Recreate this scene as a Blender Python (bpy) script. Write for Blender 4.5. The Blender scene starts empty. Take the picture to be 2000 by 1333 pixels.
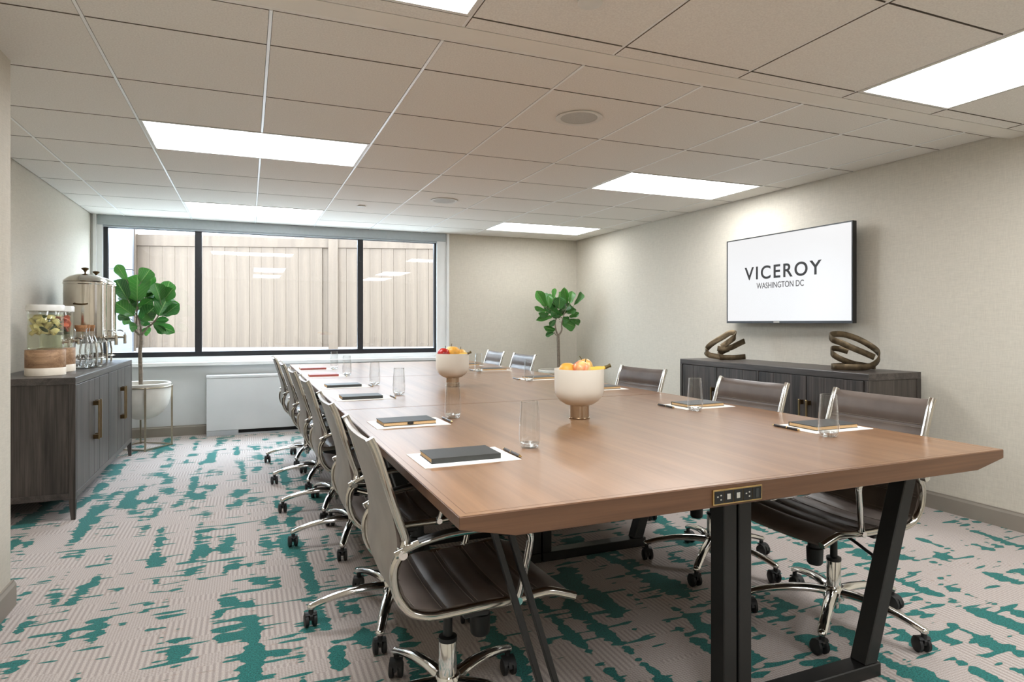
import bpy, bmesh, math, random
from mathutils import Vector, Matrix
random.seed(7)
scene = bpy.context.scene
C = scene.collection
PI = math.pi

# ------------------------------------------------------------------ camera
FPX, YAW, V0, CAMH = 1243.0, 0.3935, 631.0, 1.165
cam_data = bpy.data.cameras.new('camera')
cam = bpy.data.objects.new('camera', cam_data)
C.objects.link(cam)
cam.location = (0, 0, CAMH)
cam.rotation_euler = (PI / 2, 0, -YAW)
cam_data.sensor_width = 36.0
cam_data.lens = FPX / 2000 * 36
cam_data.shift_y = -(666.5 - V0) / 2000
cam_data.clip_start = 0.05
scene.camera = cam

# ------------------------------------------------------------------ world, exposure
world = bpy.data.worlds.new('overcast_sky')
scene.world = world
world.use_nodes = True
bg = world.node_tree.nodes['Background']
bg.inputs[0].default_value = (0.72, 0.86, 1.0, 1)
bg.inputs[1].default_value = 10.5
scene.view_settings.view_transform = 'Standard'
scene.view_settings.look = 'None'
scene.view_settings.gamma = 1
scene.view_settings.use_curve_mapping = False
scene.view_settings.exposure = 0.80
PANEL_STRENGTH = 9.4
WINDOW_ROW_STRENGTH = 5.0      # weaker by the window, to soften the hot spots on the end wall
cy = scene.cycles
cy.adaptive_threshold = 0.05; cy.use_light_tree = False
cy.max_bounces = 6; cy.diffuse_bounces = 4; cy.glossy_bounces = 3; cy.transmission_bounces = 4
cy.transparent_max_bounces = 14; cy.caustics_reflective = False; cy.caustics_refractive = False
cy.sample_clamp_indirect = 6.0

# ------------------------------------------------------------------ helpers: materials
def lin(c):
    return tuple(((x / 255) / 12.92 if x / 255 <= 0.04045 else ((x / 255 + 0.055) / 1.055) ** 2.4) for x in c) + (1,)

def new_mat(name):
    m = bpy.data.materials.new(name)
    m.use_nodes = True
    nt = m.node_tree
    return m, nt, nt.nodes['Principled BSDF']

def N(nt, kind, **kw):
    n = nt.nodes.new(kind)
    for k, v in kw.items():
        if k.startswith('i_'):
            key = k[2:]
            key = int(key) if key.isdigit() else key
            n.inputs[key].default_value = v
        else:
            setattr(n, k, v)
    return n

def L(nt, a, b):
    nt.links.new(a, b)

def coords(nt, scale=(1, 1, 1), kind='Object', rot=(0, 0, 0)):
    tc = N(nt, 'ShaderNodeTexCoord')
    mp = N(nt, 'ShaderNodeMapping')
    mp.inputs['Scale'].default_value = scale
    mp.inputs['Rotation'].default_value = rot
    L(nt, tc.outputs[kind], mp.inputs['Vector'])
    return mp.outputs['Vector']

def world_pos(nt, scale=(1, 1, 1)):
    g = N(nt, 'ShaderNodeNewGeometry')
    mp = N(nt, 'ShaderNodeMapping')
    mp.inputs['Scale'].default_value = scale
    L(nt, g.outputs['Position'], mp.inputs['Vector'])
    return mp.outputs['Vector']

def ramp(nt, fac, stops, interp='LINEAR'):
    r = N(nt, 'ShaderNodeValToRGB')
    r.color_ramp.interpolation = interp
    el = r.color_ramp.elements
    while len(el) < len(stops):
        el.new(0.5)
    for e, (p, c) in zip(el, stops):
        e.position = p
        e.color = c
    L(nt, fac, r.inputs['Fac'])
    return r

def mixc(nt, fac, a, b, blend='MIX'):
    m = N(nt, 'ShaderNodeMix', data_type='RGBA', blend_type=blend)
    for sock, v in ((m.inputs[0], fac), (m.inputs[6], a), (m.inputs[7], b)):
        if hasattr(v, 'links') or hasattr(v, 'is_linked'):
            L(nt, v, sock)
        else:
            sock.default_value = v
    return m.outputs[2]

def math_n(nt, op, a, b=None, clamp=False):
    m = N(nt, 'ShaderNodeMath', operation=op, use_clamp=clamp)
    for i, v in enumerate((a, b)):
        if v is None:
            continue
        if hasattr(v, 'is_linked'):
            L(nt, v, m.inputs[i])
        else:
            m.inputs[i].default_value = v
    return m.outputs[0]

def bump(nt, bsdf, height, strength=0.2, dist=0.01):
    b = N(nt, 'ShaderNodeBump')
    b.inputs['Strength'].default_value = strength
    b.inputs['Distance'].default_value = dist
    L(nt, height, b.inputs['Height'])
    L(nt, b.outputs[0], bsdf.inputs['Normal'])

def plain(name, rgb, rough=0.5, metal=0.0, var=0.06, scale=30, spec=0.5, coat=0.0):
    """a paint, plastic or metal with a slight procedural mottling"""
    m, nt, b = new_mat(name)
    c = lin(rgb)
    v = coords(nt)
    n = N(nt, 'ShaderNodeTexNoise', i_Scale=scale, i_Detail=3.0)
    L(nt, v, n.inputs['Vector'])
    r = ramp(nt, n.outputs['Fac'], [(0.3, tuple(x * (1 - var) for x in c[:3]) + (1,)), (0.7, tuple(min(1, x * (1 + var)) for x in c[:3]) + (1,))])
    L(nt, r.outputs[0], b.inputs['Base Color'])
    b.inputs['Roughness'].default_value = rough
    b.inputs['Metallic'].default_value = metal
    b.inputs['Specular IOR Level'].default_value = spec
    b.inputs['Coat Weight'].default_value = coat
    return m

def wood(name, dark, light, axis='Y', scale=1.0, rough=0.4, ring=1.0, pore=0.25, spec=0.5, contrast=(0.3, 0.72), bumpy=True):
    """long grain along one axis: stretched noise for the figure and finer noise for pores"""
    m, nt, b = new_mat(name)
    st = {'X': (0.6, 14, 14), 'Y': (14, 0.6, 14), 'Z': (14, 14, 0.6)}[axis]
    v = coords(nt, tuple(s * scale for s in st))
    n1 = N(nt, 'ShaderNodeTexNoise', i_Scale=1.0, i_Detail=5.0, i_Roughness=0.6, i_Distortion=0.6 * ring)
    L(nt, v, n1.inputs['Vector'])
    st2 = {'X': (3, 160, 160), 'Y': (160, 3, 160), 'Z': (160, 160, 3)}[axis]
    v2 = coords(nt, tuple(s * scale for s in st2))
    n2 = N(nt, 'ShaderNodeTexNoise', i_Scale=1.0, i_Detail=2.0)
    L(nt, v2, n2.inputs['Vector'])
    r = ramp(nt, n1.outputs['Fac'], [(contrast[0], lin(dark)), (contrast[1], lin(light))])
    r2 = ramp(nt, n2.outputs['Fac'], [(0.35, (1 - pore, 1 - pore, 1 - pore, 1)), (0.6, (1, 1, 1, 1))])
    col = mixc(nt, 1.0, r.outputs[0], r2.outputs[0], 'MULTIPLY')
    L(nt, col, b.inputs['Base Color'])
    b.inputs['Roughness'].default_value = rough
    b.inputs['Specular IOR Level'].default_value = spec
    if bumpy: bump(nt, b, n2.outputs['Fac'], 0.08, 0.002)
    return m

def glass(name, tint=(1, 1, 1), edge=0.75, power=2.6, base=0.05, rough=0.02):
    """thin-walled glass: clear when seen face on, bright and reflective towards its rim"""
    m, nt, b = new_mat(name)
    nt.nodes.remove(b)
    out = nt.nodes['Material Output']
    lw = N(nt, 'ShaderNodeLayerWeight', i_Blend=0.5)
    p = math_n(nt, 'POWER', lw.outputs['Facing'], power)
    f = math_n(nt, 'MULTIPLY_ADD', p, edge)
    f.node.inputs[2].default_value = base
    t = N(nt, 'ShaderNodeBsdfTransparent')
    t.inputs[0].default_value = tint + (1,)
    g = N(nt, 'ShaderNodeBsdfGlossy')
    g.inputs['Roughness'].default_value = rough
    g.inputs['Color'].default_value = (0.95, 0.97, 0.97, 1)
    mx = N(nt, 'ShaderNodeMixShader')
    L(nt, f, mx.inputs[0]); L(nt, t.outputs[0], mx.inputs[1]); L(nt, g.outputs[0], mx.inputs[2])
    L(nt, mx.outputs[0], out.inputs['Surface'])
    return m

def emit(name, rgb, strength):
    m, nt, b = new_mat(name)
    b.inputs['Base Color'].default_value = (0.8, 0.8, 0.8, 1)
    b.inputs['Emission Color'].default_value = lin(rgb)
    b.inputs['Emission Strength'].default_value = strength
    return m

def wallpaper(name, rgb, var=0.05):
    """woven grasscloth: fine vertical and horizontal threads"""
    m, nt, b = new_mat(name)
    c = lin(rgb)
    va = world_pos(nt, (330, 330, 24))
    vb = world_pos(nt, (22, 22, 300))
    n1 = N(nt, 'ShaderNodeTexNoise', i_Scale=1.0, i_Detail=2.0)
    n2 = N(nt, 'ShaderNodeTexNoise', i_Scale=1.0, i_Detail=2.0)
    L(nt, va, n1.inputs['Vector']); L(nt, vb, n2.inputs['Vector'])
    s = math_n(nt, 'ADD', n1.outputs['Fac'], n2.outputs['Fac'])
    s = math_n(nt, 'MULTIPLY', s, 0.5)
    r = ramp(nt, s, [(0.35, tuple(x * (1 - 2 * var) for x in c[:3]) + (1,)), (0.65, tuple(min(1, x * (1 + var)) for x in c[:3]) + (1,))])
    L(nt, r.outputs[0], b.inputs['Base Color'])
    b.inputs['Roughness'].default_value = 0.75
    b.inputs['Specular IOR Level'].default_value = 0.25
    return m

def carpet_mat():
    """beige woven ground in blocks of ribs and basket weave, teal drips and dashes over it"""
    m, nt, b = new_mat('carpet_wool')
    P = world_pos(nt)
    sep = N(nt, 'ShaderNodeSeparateXYZ'); L(nt, P, sep.inputs[0])
    X, Y = sep.outputs[0], sep.outputs[1]
    # ground: rows of blocks, alternately ribbed and basket woven
    vb = N(nt, 'ShaderNodeMapping'); vb.inputs['Scale'].default_value = (3.8, 12.5, 0); L(nt, P, vb.inputs['Vector'])
    cell = N(nt, 'ShaderNodeTexVoronoi', feature='F1', distance='CHEBYCHEV', i_Scale=1.0, i_Randomness=0.55)
    L(nt, vb.outputs[0], cell.inputs['Vector'])
    sc = N(nt, 'ShaderNodeSeparateColor'); L(nt, cell.outputs['Color'], sc.inputs[0])
    pick = math_n(nt, 'GREATER_THAN', sc.outputs[0], 0.42)
    wx = math_n(nt, 'SINE', math_n(nt, 'MULTIPLY', X, 2 * PI / 0.020))
    dg = math_n(nt, 'SINE', math_n(nt, 'MULTIPLY', math_n(nt, 'ADD', X, Y), 2 * PI / 0.021))
    dh = math_n(nt, 'SINE', math_n(nt, 'MULTIPLY', math_n(nt, 'SUBTRACT', X, Y), 2 * PI / 0.021))
    bw = math_n(nt, 'MULTIPLY', dg, dh)
    mx = N(nt, 'ShaderNodeMix', data_type='FLOAT')
    L(nt, pick, mx.inputs[0]); L(nt, wx, mx.inputs[2]); L(nt, bw, mx.inputs[3])
    weave = math_n(nt, 'MULTIPLY_ADD', mx.outputs[0], 0.5); weave.node.inputs[2].default_value = 0.5
    ground = ramp(nt, weave, [(0.1, lin((163, 151, 145))), (0.8, lin((190, 179, 172)))])
    fine = N(nt, 'ShaderNodeTexNoise', i_Scale=260.0, i_Detail=1.0); L(nt, P, fine.inputs['Vector'])
    fr = ramp(nt, fine.outputs['Fac'], [(0.3, (0.78, 0.78, 0.78, 1)), (0.7, (1.1, 1.1, 1.1, 1))])
    ground_c = mixc(nt, 1.0, ground.outputs[0], fr.outputs[0], 'MULTIPLY')

    def streak(scale, seed, detail=1.0, rough=0.5):
        mp = N(nt, 'ShaderNodeMapping'); mp.inputs['Scale'].default_value = (scale[0], scale[1], 0); mp.inputs['Location'].default_value = (seed, seed * 0.7, 0)
        L(nt, P, mp.inputs['Vector'])
        n = N(nt, 'ShaderNodeTexNoise', i_Scale=1.0, i_Detail=detail, i_Roughness=rough)
        L(nt, mp.outputs[0], n.inputs['Vector'])
        return math_n(nt, 'SUBTRACT', n.outputs['Fac'], 0.5)
    # drips run along the room in columns with ragged sides; short dashes cross it
    col_w = streak((10.0, 0.9), 3.1)          # where the columns are
    seg = streak((7.0, 4.2), 9.4)             # breaks them into lengths
    rag = streak((4.5, 30.0), 5.3)            # ragged teeth
    drip = math_n(nt, 'ADD', math_n(nt, 'ADD', math_n(nt, 'MULTIPLY', col_w, 0.75), math_n(nt, 'MULTIPLY', seg, 0.65)), math_n(nt, 'MULTIPLY', rag, 0.34))
    drip = math_n(nt, 'SUBTRACT', drip, 0.080)
    dash = streak((4.2, 25.0), 12.7)
    dmod = streak((6.0, 3.0), 21.2)
    dash = math_n(nt, 'SUBTRACT', math_n(nt, 'ADD', dash, math_n(nt, 'ADD', math_n(nt, 'MULTIPLY', dmod, 0.25), math_n(nt, 'MULTIPLY', col_w, 0.35))), 0.150)
    teal = math_n(nt, 'MAXIMUM', drip, dash)
    tm = N(nt, 'ShaderNodeMapRange', i_1=-0.003, i_2=0.006); L(nt, teal, tm.inputs[0])
    tn = N(nt, 'ShaderNodeTexNoise', i_Scale=190.0, i_Detail=2.0); L(nt, P, tn.inputs['Vector'])
    tc = ramp(nt, tn.outputs['Fac'], [(0.3, lin((12, 68, 66))), (0.7, lin((40, 128, 120)))])
    halo = N(nt, 'ShaderNodeMapRange', i_1=-0.03, i_2=-0.004); L(nt, teal, halo.inputs[0])
    hc = mixc(nt, math_n(nt, 'MULTIPLY', halo.outputs[0], 0.28), ground_c, lin((158, 128, 108)))
    col = mixc(nt, tm.outputs[0], hc, tc.outputs[0])
    L(nt, col, b.inputs['Base Color'])
    b.inputs['Roughness'].default_value = 0.95
    b.inputs['Specular IOR Level'].default_value = 0.15
    b.inputs['Sheen Weight'].default_value = 0.15
    bump(nt, b, fine.outputs['Fac'], 0.3, 0.003)
    return m

def leather_mat(name, c0, c1):
    m, nt, b = new_mat(name)
    v = coords(nt)
    n = N(nt, 'ShaderNodeTexVoronoi', i_Scale=420.0); L(nt, v, n.inputs['Vector'])
    n2 = N(nt, 'ShaderNodeTexNoise', i_Scale=9.0, i_Detail=3.0); L(nt, v, n2.inputs['Vector'])
    r = ramp(nt, n2.outputs['Fac'], [(0.3, lin(c0)), (0.7, lin(c1))])
    L(nt, r.outputs[0], b.inputs['Base Color'])
    b.inputs['Roughness'].default_value = 0.42
    b.inputs['Specular IOR Level'].default_value = 0.5
    bump(nt, b, n.outputs['Distance'], 0.08, 0.001)
    return m

def apple_mat(name, a, b_, thr=0.5):
    m, nt, b = new_mat(name)
    v = coords(nt, (26, 26, 7))
    n = N(nt, 'ShaderNodeTexNoise', i_Scale=1.0, i_Detail=3.0); L(nt, v, n.inputs['Vector'])
    r = ramp(nt, n.outputs['Fac'], [(thr - 0.12, lin(a)), (thr + 0.1, lin(b_))])
    L(nt, r.outputs[0], b.inputs['Base Color'])
    b.inputs['Roughness'].default_value = 0.3
    return m

def leaf_mat():
    m, nt, b = new_mat('fiddle_leaf_green')
    uv = N(nt, 'ShaderNodeTexCoord')
    sep = N(nt, 'ShaderNodeSeparateXYZ'); L(nt, uv.outputs['UV'], sep.inputs[0])
    # midrib and slanted side veins laid out along the leaf
    ax = math_n(nt, 'ABSOLUTE', math_n(nt, 'SUBTRACT', sep.outputs[0], 0.5))
    mid = math_n(nt, 'LESS_THAN', ax, 0.022)
    sv = math_n(nt, 'SUBTRACT', math_n(nt, 'MULTIPLY', sep.outputs[1], 7.0), math_n(nt, 'MULTIPLY', ax, 5.0))
    fr = math_n(nt, 'FRACT', sv)
    side = math_n(nt, 'LESS_THAN', fr, 0.09)
    vein = math_n(nt, 'MAXIMUM', mid, math_n(nt, 'MULTIPLY', side, 0.6))
    info = N(nt, 'ShaderNodeObjectInfo')
    n = N(nt, 'ShaderNodeTexNoise', i_Scale=14.0, i_Detail=2.0); L(nt, uv.outputs['Object'], n.inputs['Vector'])
    f = math_n(nt, 'MULTIPLY_ADD', info.outputs['Random'], 0.6); L(nt, math_n(nt, 'MULTIPLY', n.outputs['Fac'], 0.4), f.node.inputs[2])
    base = ramp(nt, f, [(0.1, lin((30, 84, 36))), (0.9, lin((74, 138, 54)))])
    col = mixc(nt, math_n(nt, 'MULTIPLY', vein, 0.55), base.outputs[0], lin((150, 180, 110)))
    L(nt, col, b.inputs['Base Color'])
    b.inputs['Roughness'].default_value = 0.33
    b.inputs['Specular IOR Level'].default_value = 0.55
    tr = N(nt, 'ShaderNodeBsdfTranslucent'); L(nt, col, tr.inputs[0])
    mx = N(nt, 'ShaderNodeMixShader'); mx.inputs[0].default_value = 0.25
    L(nt, b.outputs[0], mx.inputs[1]); L(nt, tr.outputs[0], mx.inputs[2])
    L(nt, mx.outputs[0], nt.nodes['Material Output'].inputs['Surface'])
    return m

M = {}
M['wall'] = wallpaper('grasscloth_wallpaper', (205, 198, 184))
M['wall_paint'] = plain('window_wall_paint', (206, 207, 206), 0.7, var=0.02, scale=6)
M['white'] = plain('white_paint', (232, 233, 232), 0.4, var=0.02, scale=5)
M['heater'] = plain('white_enamel', (222, 225, 226), 0.35, var=0.02, scale=5)
M['heater_grey'] = plain('grey_enamel', (186, 190, 194), 0.4, var=0.02)
M['shade'] = plain('grey_aluminium', (176, 184, 188), 0.45, var=0.03)
M['base'] = plain('taupe_baseboard', (140, 132, 121), 0.4, var=0.04, scale=8)
M['tile_edge'] = plain('tile_edge_shade', (124, 113, 100), 0.95, var=0.08, scale=200)  # shadow of the tile reveal, painted as a darker tone on the sides
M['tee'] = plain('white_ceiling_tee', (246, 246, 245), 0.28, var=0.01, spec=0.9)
M['plenum'] = plain('shadowed_plenum', (52, 50, 47), 0.9, var=0.05)  # shade between the tiles is put into this dark backing colour
M['soffit'] = plain('painted_plasterboard', (234, 229, 220), 0.8, var=0.02, scale=6)
M['carpet'] = carpet_mat()
M['black'] = plain('black_powder_coat', (24, 23, 22), 0.42, var=0.12, scale=80)
M['winframe'] = plain('charcoal_window_frame', (34, 35, 40), 0.35, var=0.08, scale=40)
M['plastic'] = plain('black_plastic', (20, 20, 20), 0.45, var=0.1, scale=60)
M['rubber'] = plain('caster_black_nylon', (26, 26, 27), 0.55, var=0.1, scale=60)
M['chrome'] = plain('polished_chrome', (222, 220, 216), 0.08, 1.0, var=0.03, scale=12)
M['rail'] = plain('satin_aluminium_rail', (200, 195, 186), 0.17, 1.0, var=0.03, scale=20)
M['steel'] = plain('polished_steel', (206, 200, 190), 0.13, 1.0, var=0.04, scale=10)
M['brass'] = plain('antique_brass', (176, 152, 112), 0.28, 1.0, var=0.1, scale=25)
M['brass_dark'] = plain('dark_bronze_mount', (92, 74, 50), 0.4, 1.0, var=0.15, scale=40)
M['bronze'] = plain('cast_bronze', (94, 81, 63), 0.42, 0.85, var=0.35, scale=28)
M['leather'] = leather_mat('brown_black_leather', (92, 81, 74), (110, 98, 90))
M['leather_back'] = leather_mat('taupe_back_leather', (140, 132, 124), (156, 148, 139))
M['thread'] = plain('stitch_thread', (132, 122, 112), 0.7, var=0.1, scale=200)
M['table'] = wood('walnut_table_top', (118, 85, 58), (150, 112, 80), 'Y', 1.0, 0.30, pore=0.08, spec=0.5, bumpy=False)
M['table'].node_tree.nodes['Principled BSDF'].inputs['Coat Weight'].default_value = 0.15
M['table'].node_tree.nodes['Principled BSDF'].inputs['Coat Roughness'].default_value = 0.22
M['table_edge'] = wood('walnut_table_edge', (88, 60, 42), (124, 89, 64), 'X', 1.0, 0.36, pore=0.14)
M['cred_z'] = wood('smoked_oak_upright', (40, 36, 33), (94, 85, 79), 'Z', 1.3, 0.42, ring=2.2, pore=0.4)
M['cred_y'] = wood('smoked_oak_lengthways', (52, 47, 44), (92, 84, 79), 'Y', 1.3, 0.4, ring=2.0, pore=0.35)
M['fence'] = wood('pale_cedar', (78, 63, 50), (95, 79, 64), 'Z', 0.9, 0.7, ring=1.4, pore=0.12)
M['cutwood'] = wood('acacia_stand', (132, 98, 72), (198, 160, 124), 'X', 2.2, 0.5, ring=1.5, pore=0.2)
M['marble'] = plain('white_marble', (226, 216, 200), 0.3, var=0.08, scale=14)
M['cork'] = plain('cork', (172, 124, 84), 0.85, var=0.25, scale=120)
M['glass'] = glass('clear_tumbler_glass', (0.93, 0.935, 0.935), 0.85, 2.2, 0.05)
M['jar'] = glass('dispenser_glass', (0.95, 0.96, 0.94), 0.5, 3.0, 0.05)
M['pane'] = glass('window_pane_glass', (0.97, 0.98, 0.98), 0.5, 4.0, 0.03, 0.0)
M['water'] = glass('infused_water', (0.95, 0.95, 0.87), 0.3, 3.0, 0.03)
M['glass_base'] = glass('thick_glass_base', (0.93, 0.94, 0.94), 0.7, 1.2, 0.12)
M['paper'] = plain('white_paper', (240, 236, 228), 0.8, var=0.01)
M['book_black'] = plain('black_cover_board', (52, 54, 52), 0.5, var=0.08, scale=60)
M['book_red'] = plain('red_brown_cover_board', (150, 74, 66), 0.5, var=0.08, scale=60)
M['pages'] = plain('page_edges', (206, 170, 124), 0.8, var=0.1, scale=300)
M['pen'] = plain('dark_pen_barrel', (40, 34, 32), 0.3, var=0.05)
M['gold'] = plain('pen_gold_trim', (206, 176, 122), 0.25, 1.0)
M['bowl'] = plain('cream_glazed_bowl', (226, 219, 206), 0.35, var=0.02, scale=6)
M['apple_red'] = apple_mat('red_apple_skin', (150, 18, 22), (196, 44, 36))
M['apple_mix'] = apple_mat('blushed_apple_skin', (226, 84, 70), (240, 214, 140))
M['apple_gold'] = apple_mat('golden_apple_skin', (224, 168, 84), (240, 206, 132))
M['orange'] = plain('orange_peel', (236, 172, 66), 0.45, var=0.08, scale=70)
M['banana'] = plain('banana_skin', (236, 196, 84), 0.45, var=0.1, scale=18)
M['stem'] = plain('fruit_stem', (96, 82, 44), 0.7, var=0.2)
M['leaf'] = leaf_mat()
M['bark'] = plain('grey_brown_bark', (124, 112, 98), 0.85, var=0.3, scale=60)
M['soil'] = plain('dark_soil', (70, 58, 48), 0.95, var=0.35, scale=60)
M['planter'] = plain('pale_fibre_planter', (214, 210, 200), 0.5, var=0.07, scale=9)
M['stand'] = plain('champagne_metal_stand', (176, 166, 146), 0.3, 1.0, var=0.08)
M['panel'] = emit('led_diffuser', (246, 249, 252), PANEL_STRENGTH)
M['panel_dim'] = emit('led_diffuser_weaker', (246, 249, 252), WINDOW_ROW_STRENGTH)
M['fixture'] = plain('fixture_white', (222, 220, 214), 0.4, var=0.02)
M['grille'] = plain('speaker_grille', (190, 188, 182), 0.6, var=0.12, scale=300)
M['screen'] = emit('lit_tv_screen', (244, 243, 243), 0.535)
M['screen'].node_tree.nodes['Principled BSDF'].inputs['Base Color'].default_value = (0.01, 0.01, 0.01, 1)
M['screen'].node_tree.nodes['Principled BSDF'].inputs['Roughness'].default_value = 0.25
M['tvblack'] = plain('tv_bezel', (30, 30, 30), 0.35, var=0.05)
M['ink'] = plain('black_lettering', (18, 17, 17), 0.6, var=0.02)
M['ink_grey'] = plain('grey_lettering', (74, 72, 72), 0.6, var=0.02)
M['fruit_pale'] = plain('melon_flesh', (224, 212, 152), 0.5, var=0.18, scale=40)
M['herb'] = plain('mint_leaf', (62, 78, 40), 0.6, var=0.25, scale=40)
M['citrus'] = plain('grapefruit_slice', (214, 104, 74), 0.5, var=0.2, scale=40)
M['stucco'] = plain('pale_stucco', (96, 97, 102), 0.85, var=0.03, scale=12)
M['concrete'] = plain('pale_concrete', (188, 187, 184), 0.9, var=0.06, scale=10)
M['usb'] = plain('usb_grey', (186, 182, 172), 0.5)
m_, nt_, b_ = new_mat('mineral_fibre_tile')
v_ = world_pos(nt_)
n_ = N(nt_, 'ShaderNodeTexNoise', i_Scale=150.0, i_Detail=3.0); L(nt_, v_, n_.inputs['Vector'])
r_ = ramp(nt_, n_.outputs['Fac'], [(0.3, lin((226, 221, 214))), (0.65, lin((238, 234, 227)))])
L(nt_, r_.outputs[0], b_.inputs['Base Color'])
b_.inputs['Roughness'].default_value = 0.95; b_.inputs['Specular IOR Level'].default_value = 0.1
bump(nt_, b_, n_.outputs['Fac'], 0.12, 0.002)
M['tile'] = m_

# ------------------------------------------------------------------ helpers: meshes and objects
class MB:
    def __init__(s):
        s.v, s.f, s.uv = [], [], None
    def add(s, vs, fs):
        o = len(s.v)
        s.v += [tuple(p) for p in vs]
        s.f += [tuple(i + o for i in f) for f in fs]
        return s
    def box(s, x0, x1, y0, y1, z0, z1):
        x0, x1 = min(x0, x1), max(x0, x1); y0, y1 = min(y0, y1), max(y0, y1); z0, z1 = min(z0, z1), max(z0, z1)
        return s.add([(x0, y0, z0), (x1, y0, z0), (x1, y1, z0), (x0, y1, z0), (x0, y0, z1), (x1, y0, z1), (x1, y1, z1), (x0, y1, z1)],
                     [(0, 3, 2, 1), (4, 5, 6, 7), (0, 1, 5, 4), (1, 2, 6, 5), (2, 3, 7, 6), (3, 0, 4, 7)])
    def hexa(s, b4, t4):
        return s.add(list(b4) + list(t4), [(0, 3, 2, 1), (4, 5, 6, 7), (0, 1, 5, 4), (1, 2, 6, 5), (2, 3, 7, 6), (3, 0, 4, 7)])
    def prism(s, poly, axis, a, b):
        """polygon in the plane across an axis, pushed from a to b along it"""
        n = len(poly)
        mk = {'Y': lambda p, t: (p[0], t, p[1]), 'X': lambda p, t: (t, p[0], p[1]), 'Z': lambda p, t: (p[0], p[1], t)}[axis]
        vs = [mk(p, a) for p in poly] + [mk(p, b) for p in poly]
        fs = [tuple(range(n)), tuple(range(2 * n - 1, n - 1, -1))] + [((i + 1) % n, i, i + n, (i + 1) % n + n) for i in range(n)]
        return s.add(vs, fs)
    def lathe(s, prof, seg=24, c=(0, 0, 0), cap=True):
        vs, fs = [], []
        k = len(prof)
        for j in range(seg):
            a = 2 * PI * j / seg
            for r, z in prof:
                vs.append((c[0] + r * math.cos(a), c[1] + r * math.sin(a), c[2] + z))
        for j in range(seg):
            j2 = (j + 1) % seg
            for i in range(k - 1):
                fs.append((j * k + i, j2 * k + i, j2 * k + i + 1, j * k + i + 1))
        if cap:
            if prof[0][0] > 1e-6: fs.append(tuple(j * k for j in range(seg))[::-1])
            if prof[-1][0] > 1e-6: fs.append(tuple(j * k + k - 1 for j in range(seg)))
        return s.add(vs, fs)
    def sweep(s, path, prof, side=None, scales=None, closed=False):
        """a 2-D profile (a along the side vector, b across it) carried along a path"""
        P = [Vector(p) for p in path]
        n, k = len(P), len(prof)
        vs, fs = [], []
        prevS = Vector(side) if side else None
        for i in range(n):
            if closed:
                T = P[(i + 1) % n] - P[i - 1]
            else:
                T = P[min(i + 1, n - 1)] - P[max(i - 1, 0)]
            T.normalize()
            if prevS is None:
                up = Vector((0, 0, 1)) if abs(T.z) < 0.9 else Vector((1, 0, 0))
                prevS = T.cross(up)
            S = prevS - T * prevS.dot(T)
            if S.length < 1e-6: S = T.orthogonal()
            S.normalize()
            if side is None: prevS = S
            B = T.cross(S)
            sc = scales[i] if scales else 1.0
            for a, b in prof:
                vs.append(P[i] + S * a * sc + B * b * sc)
        m = n if closed else n - 1
        for i in range(m):
            i2 = (i + 1) % n
            for j in range(k):
                j2 = (j + 1) % k
                fs.append((i * k + j, i2 * k + j, i2 * k + j2, i * k + j2))
        if not closed:
            fs.append(tuple(range(k))[::-1]); fs.append(tuple((n - 1) * k + j for j in range(k)))
        return s.add(vs, fs)
    def tube(s, path, r, seg=10, side=None, scales=None, closed=False):
        return s.sweep(path, circ(r, r, seg), side, scales, closed)
    def cyl(s, p0, p1, r, seg=14):
        return s.tube([p0, p1], r, seg)
    def ball(s, c, r, sx=1, sy=1, sz=1, seg=14, rings=9):
        prof = [(max(1e-7, r * math.sin(PI * i / rings)), -r * math.cos(PI * i / rings)) for i in range(rings + 1)]
        o = len(s.v)
        s.lathe(prof, seg, (0, 0, 0), cap=False)
        for i in range(o, len(s.v)):
            x, y, z = s.v[i]
            s.v[i] = (c[0] + x * sx, c[1] + y * sy, c[2] + z * sz)
        return s
    def mesh(s, name, mat, smooth=False, bevel=0.0, segs=2, angle=40):
        me = bpy.data.meshes.new(name)
        me.from_pydata(s.v, [], s.f)
        bm = bmesh.new(); bm.from_mesh(me)
        bmesh.ops.recalc_face_normals(bm, faces=bm.faces)
        if bevel:
            ed = [e for e in bm.edges if len(e.link_faces) == 2 and e.calc_face_angle(0) > math.radians(30)]
            bmesh.ops.bevel(bm, geom=ed, offset=bevel, segments=segs, affect='EDGES', profile=0.6, clamp_overlap=True)
        if smooth:
            for f in bm.faces: f.smooth = True
            for e in bm.edges:
                if len(e.link_faces) == 2 and e.calc_face_angle(0) > math.radians(angle): e.smooth = False
        bm.to_mesh(me); bm.free()
        me.materials.append(M[mat] if isinstance(mat, str) else mat)
        return me
    def build(s, name, mat, parent=None, **kw):
        return link(name, s.mesh(name, mat, **kw), parent)

def circ(a, b, seg):
    return [(a * math.cos(2 * PI * i / seg), b * math.sin(2 * PI * i / seg)) for i in range(seg)]

def link(name, me, parent=None):
    o = bpy.data.objects.new(name, me)
    C.objects.link(o)
    if parent: o.parent = parent
    return o

def tag(o, label, cat=None, group=None, kind=None):
    o['label'] = label
    if cat: o['category'] = cat
    if group: o['group'] = group
    if kind: o['kind'] = kind
    return o

def thing(name, label, cat, loc=(0, 0, 0), rz=0.0, group=None):
    o = bpy.data.objects.new(name, None)
    C.objects.link(o)
    o.empty_display_size = 0.1
    o.location = loc; o.rotation_euler = (0, 0, rz)
    return tag(o, label, cat, group)

def struct(o, label):
    return tag(o, label, kind='structure')

def children_of(o):
    return [c for c in list(C.objects) if c.parent == o]

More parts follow.
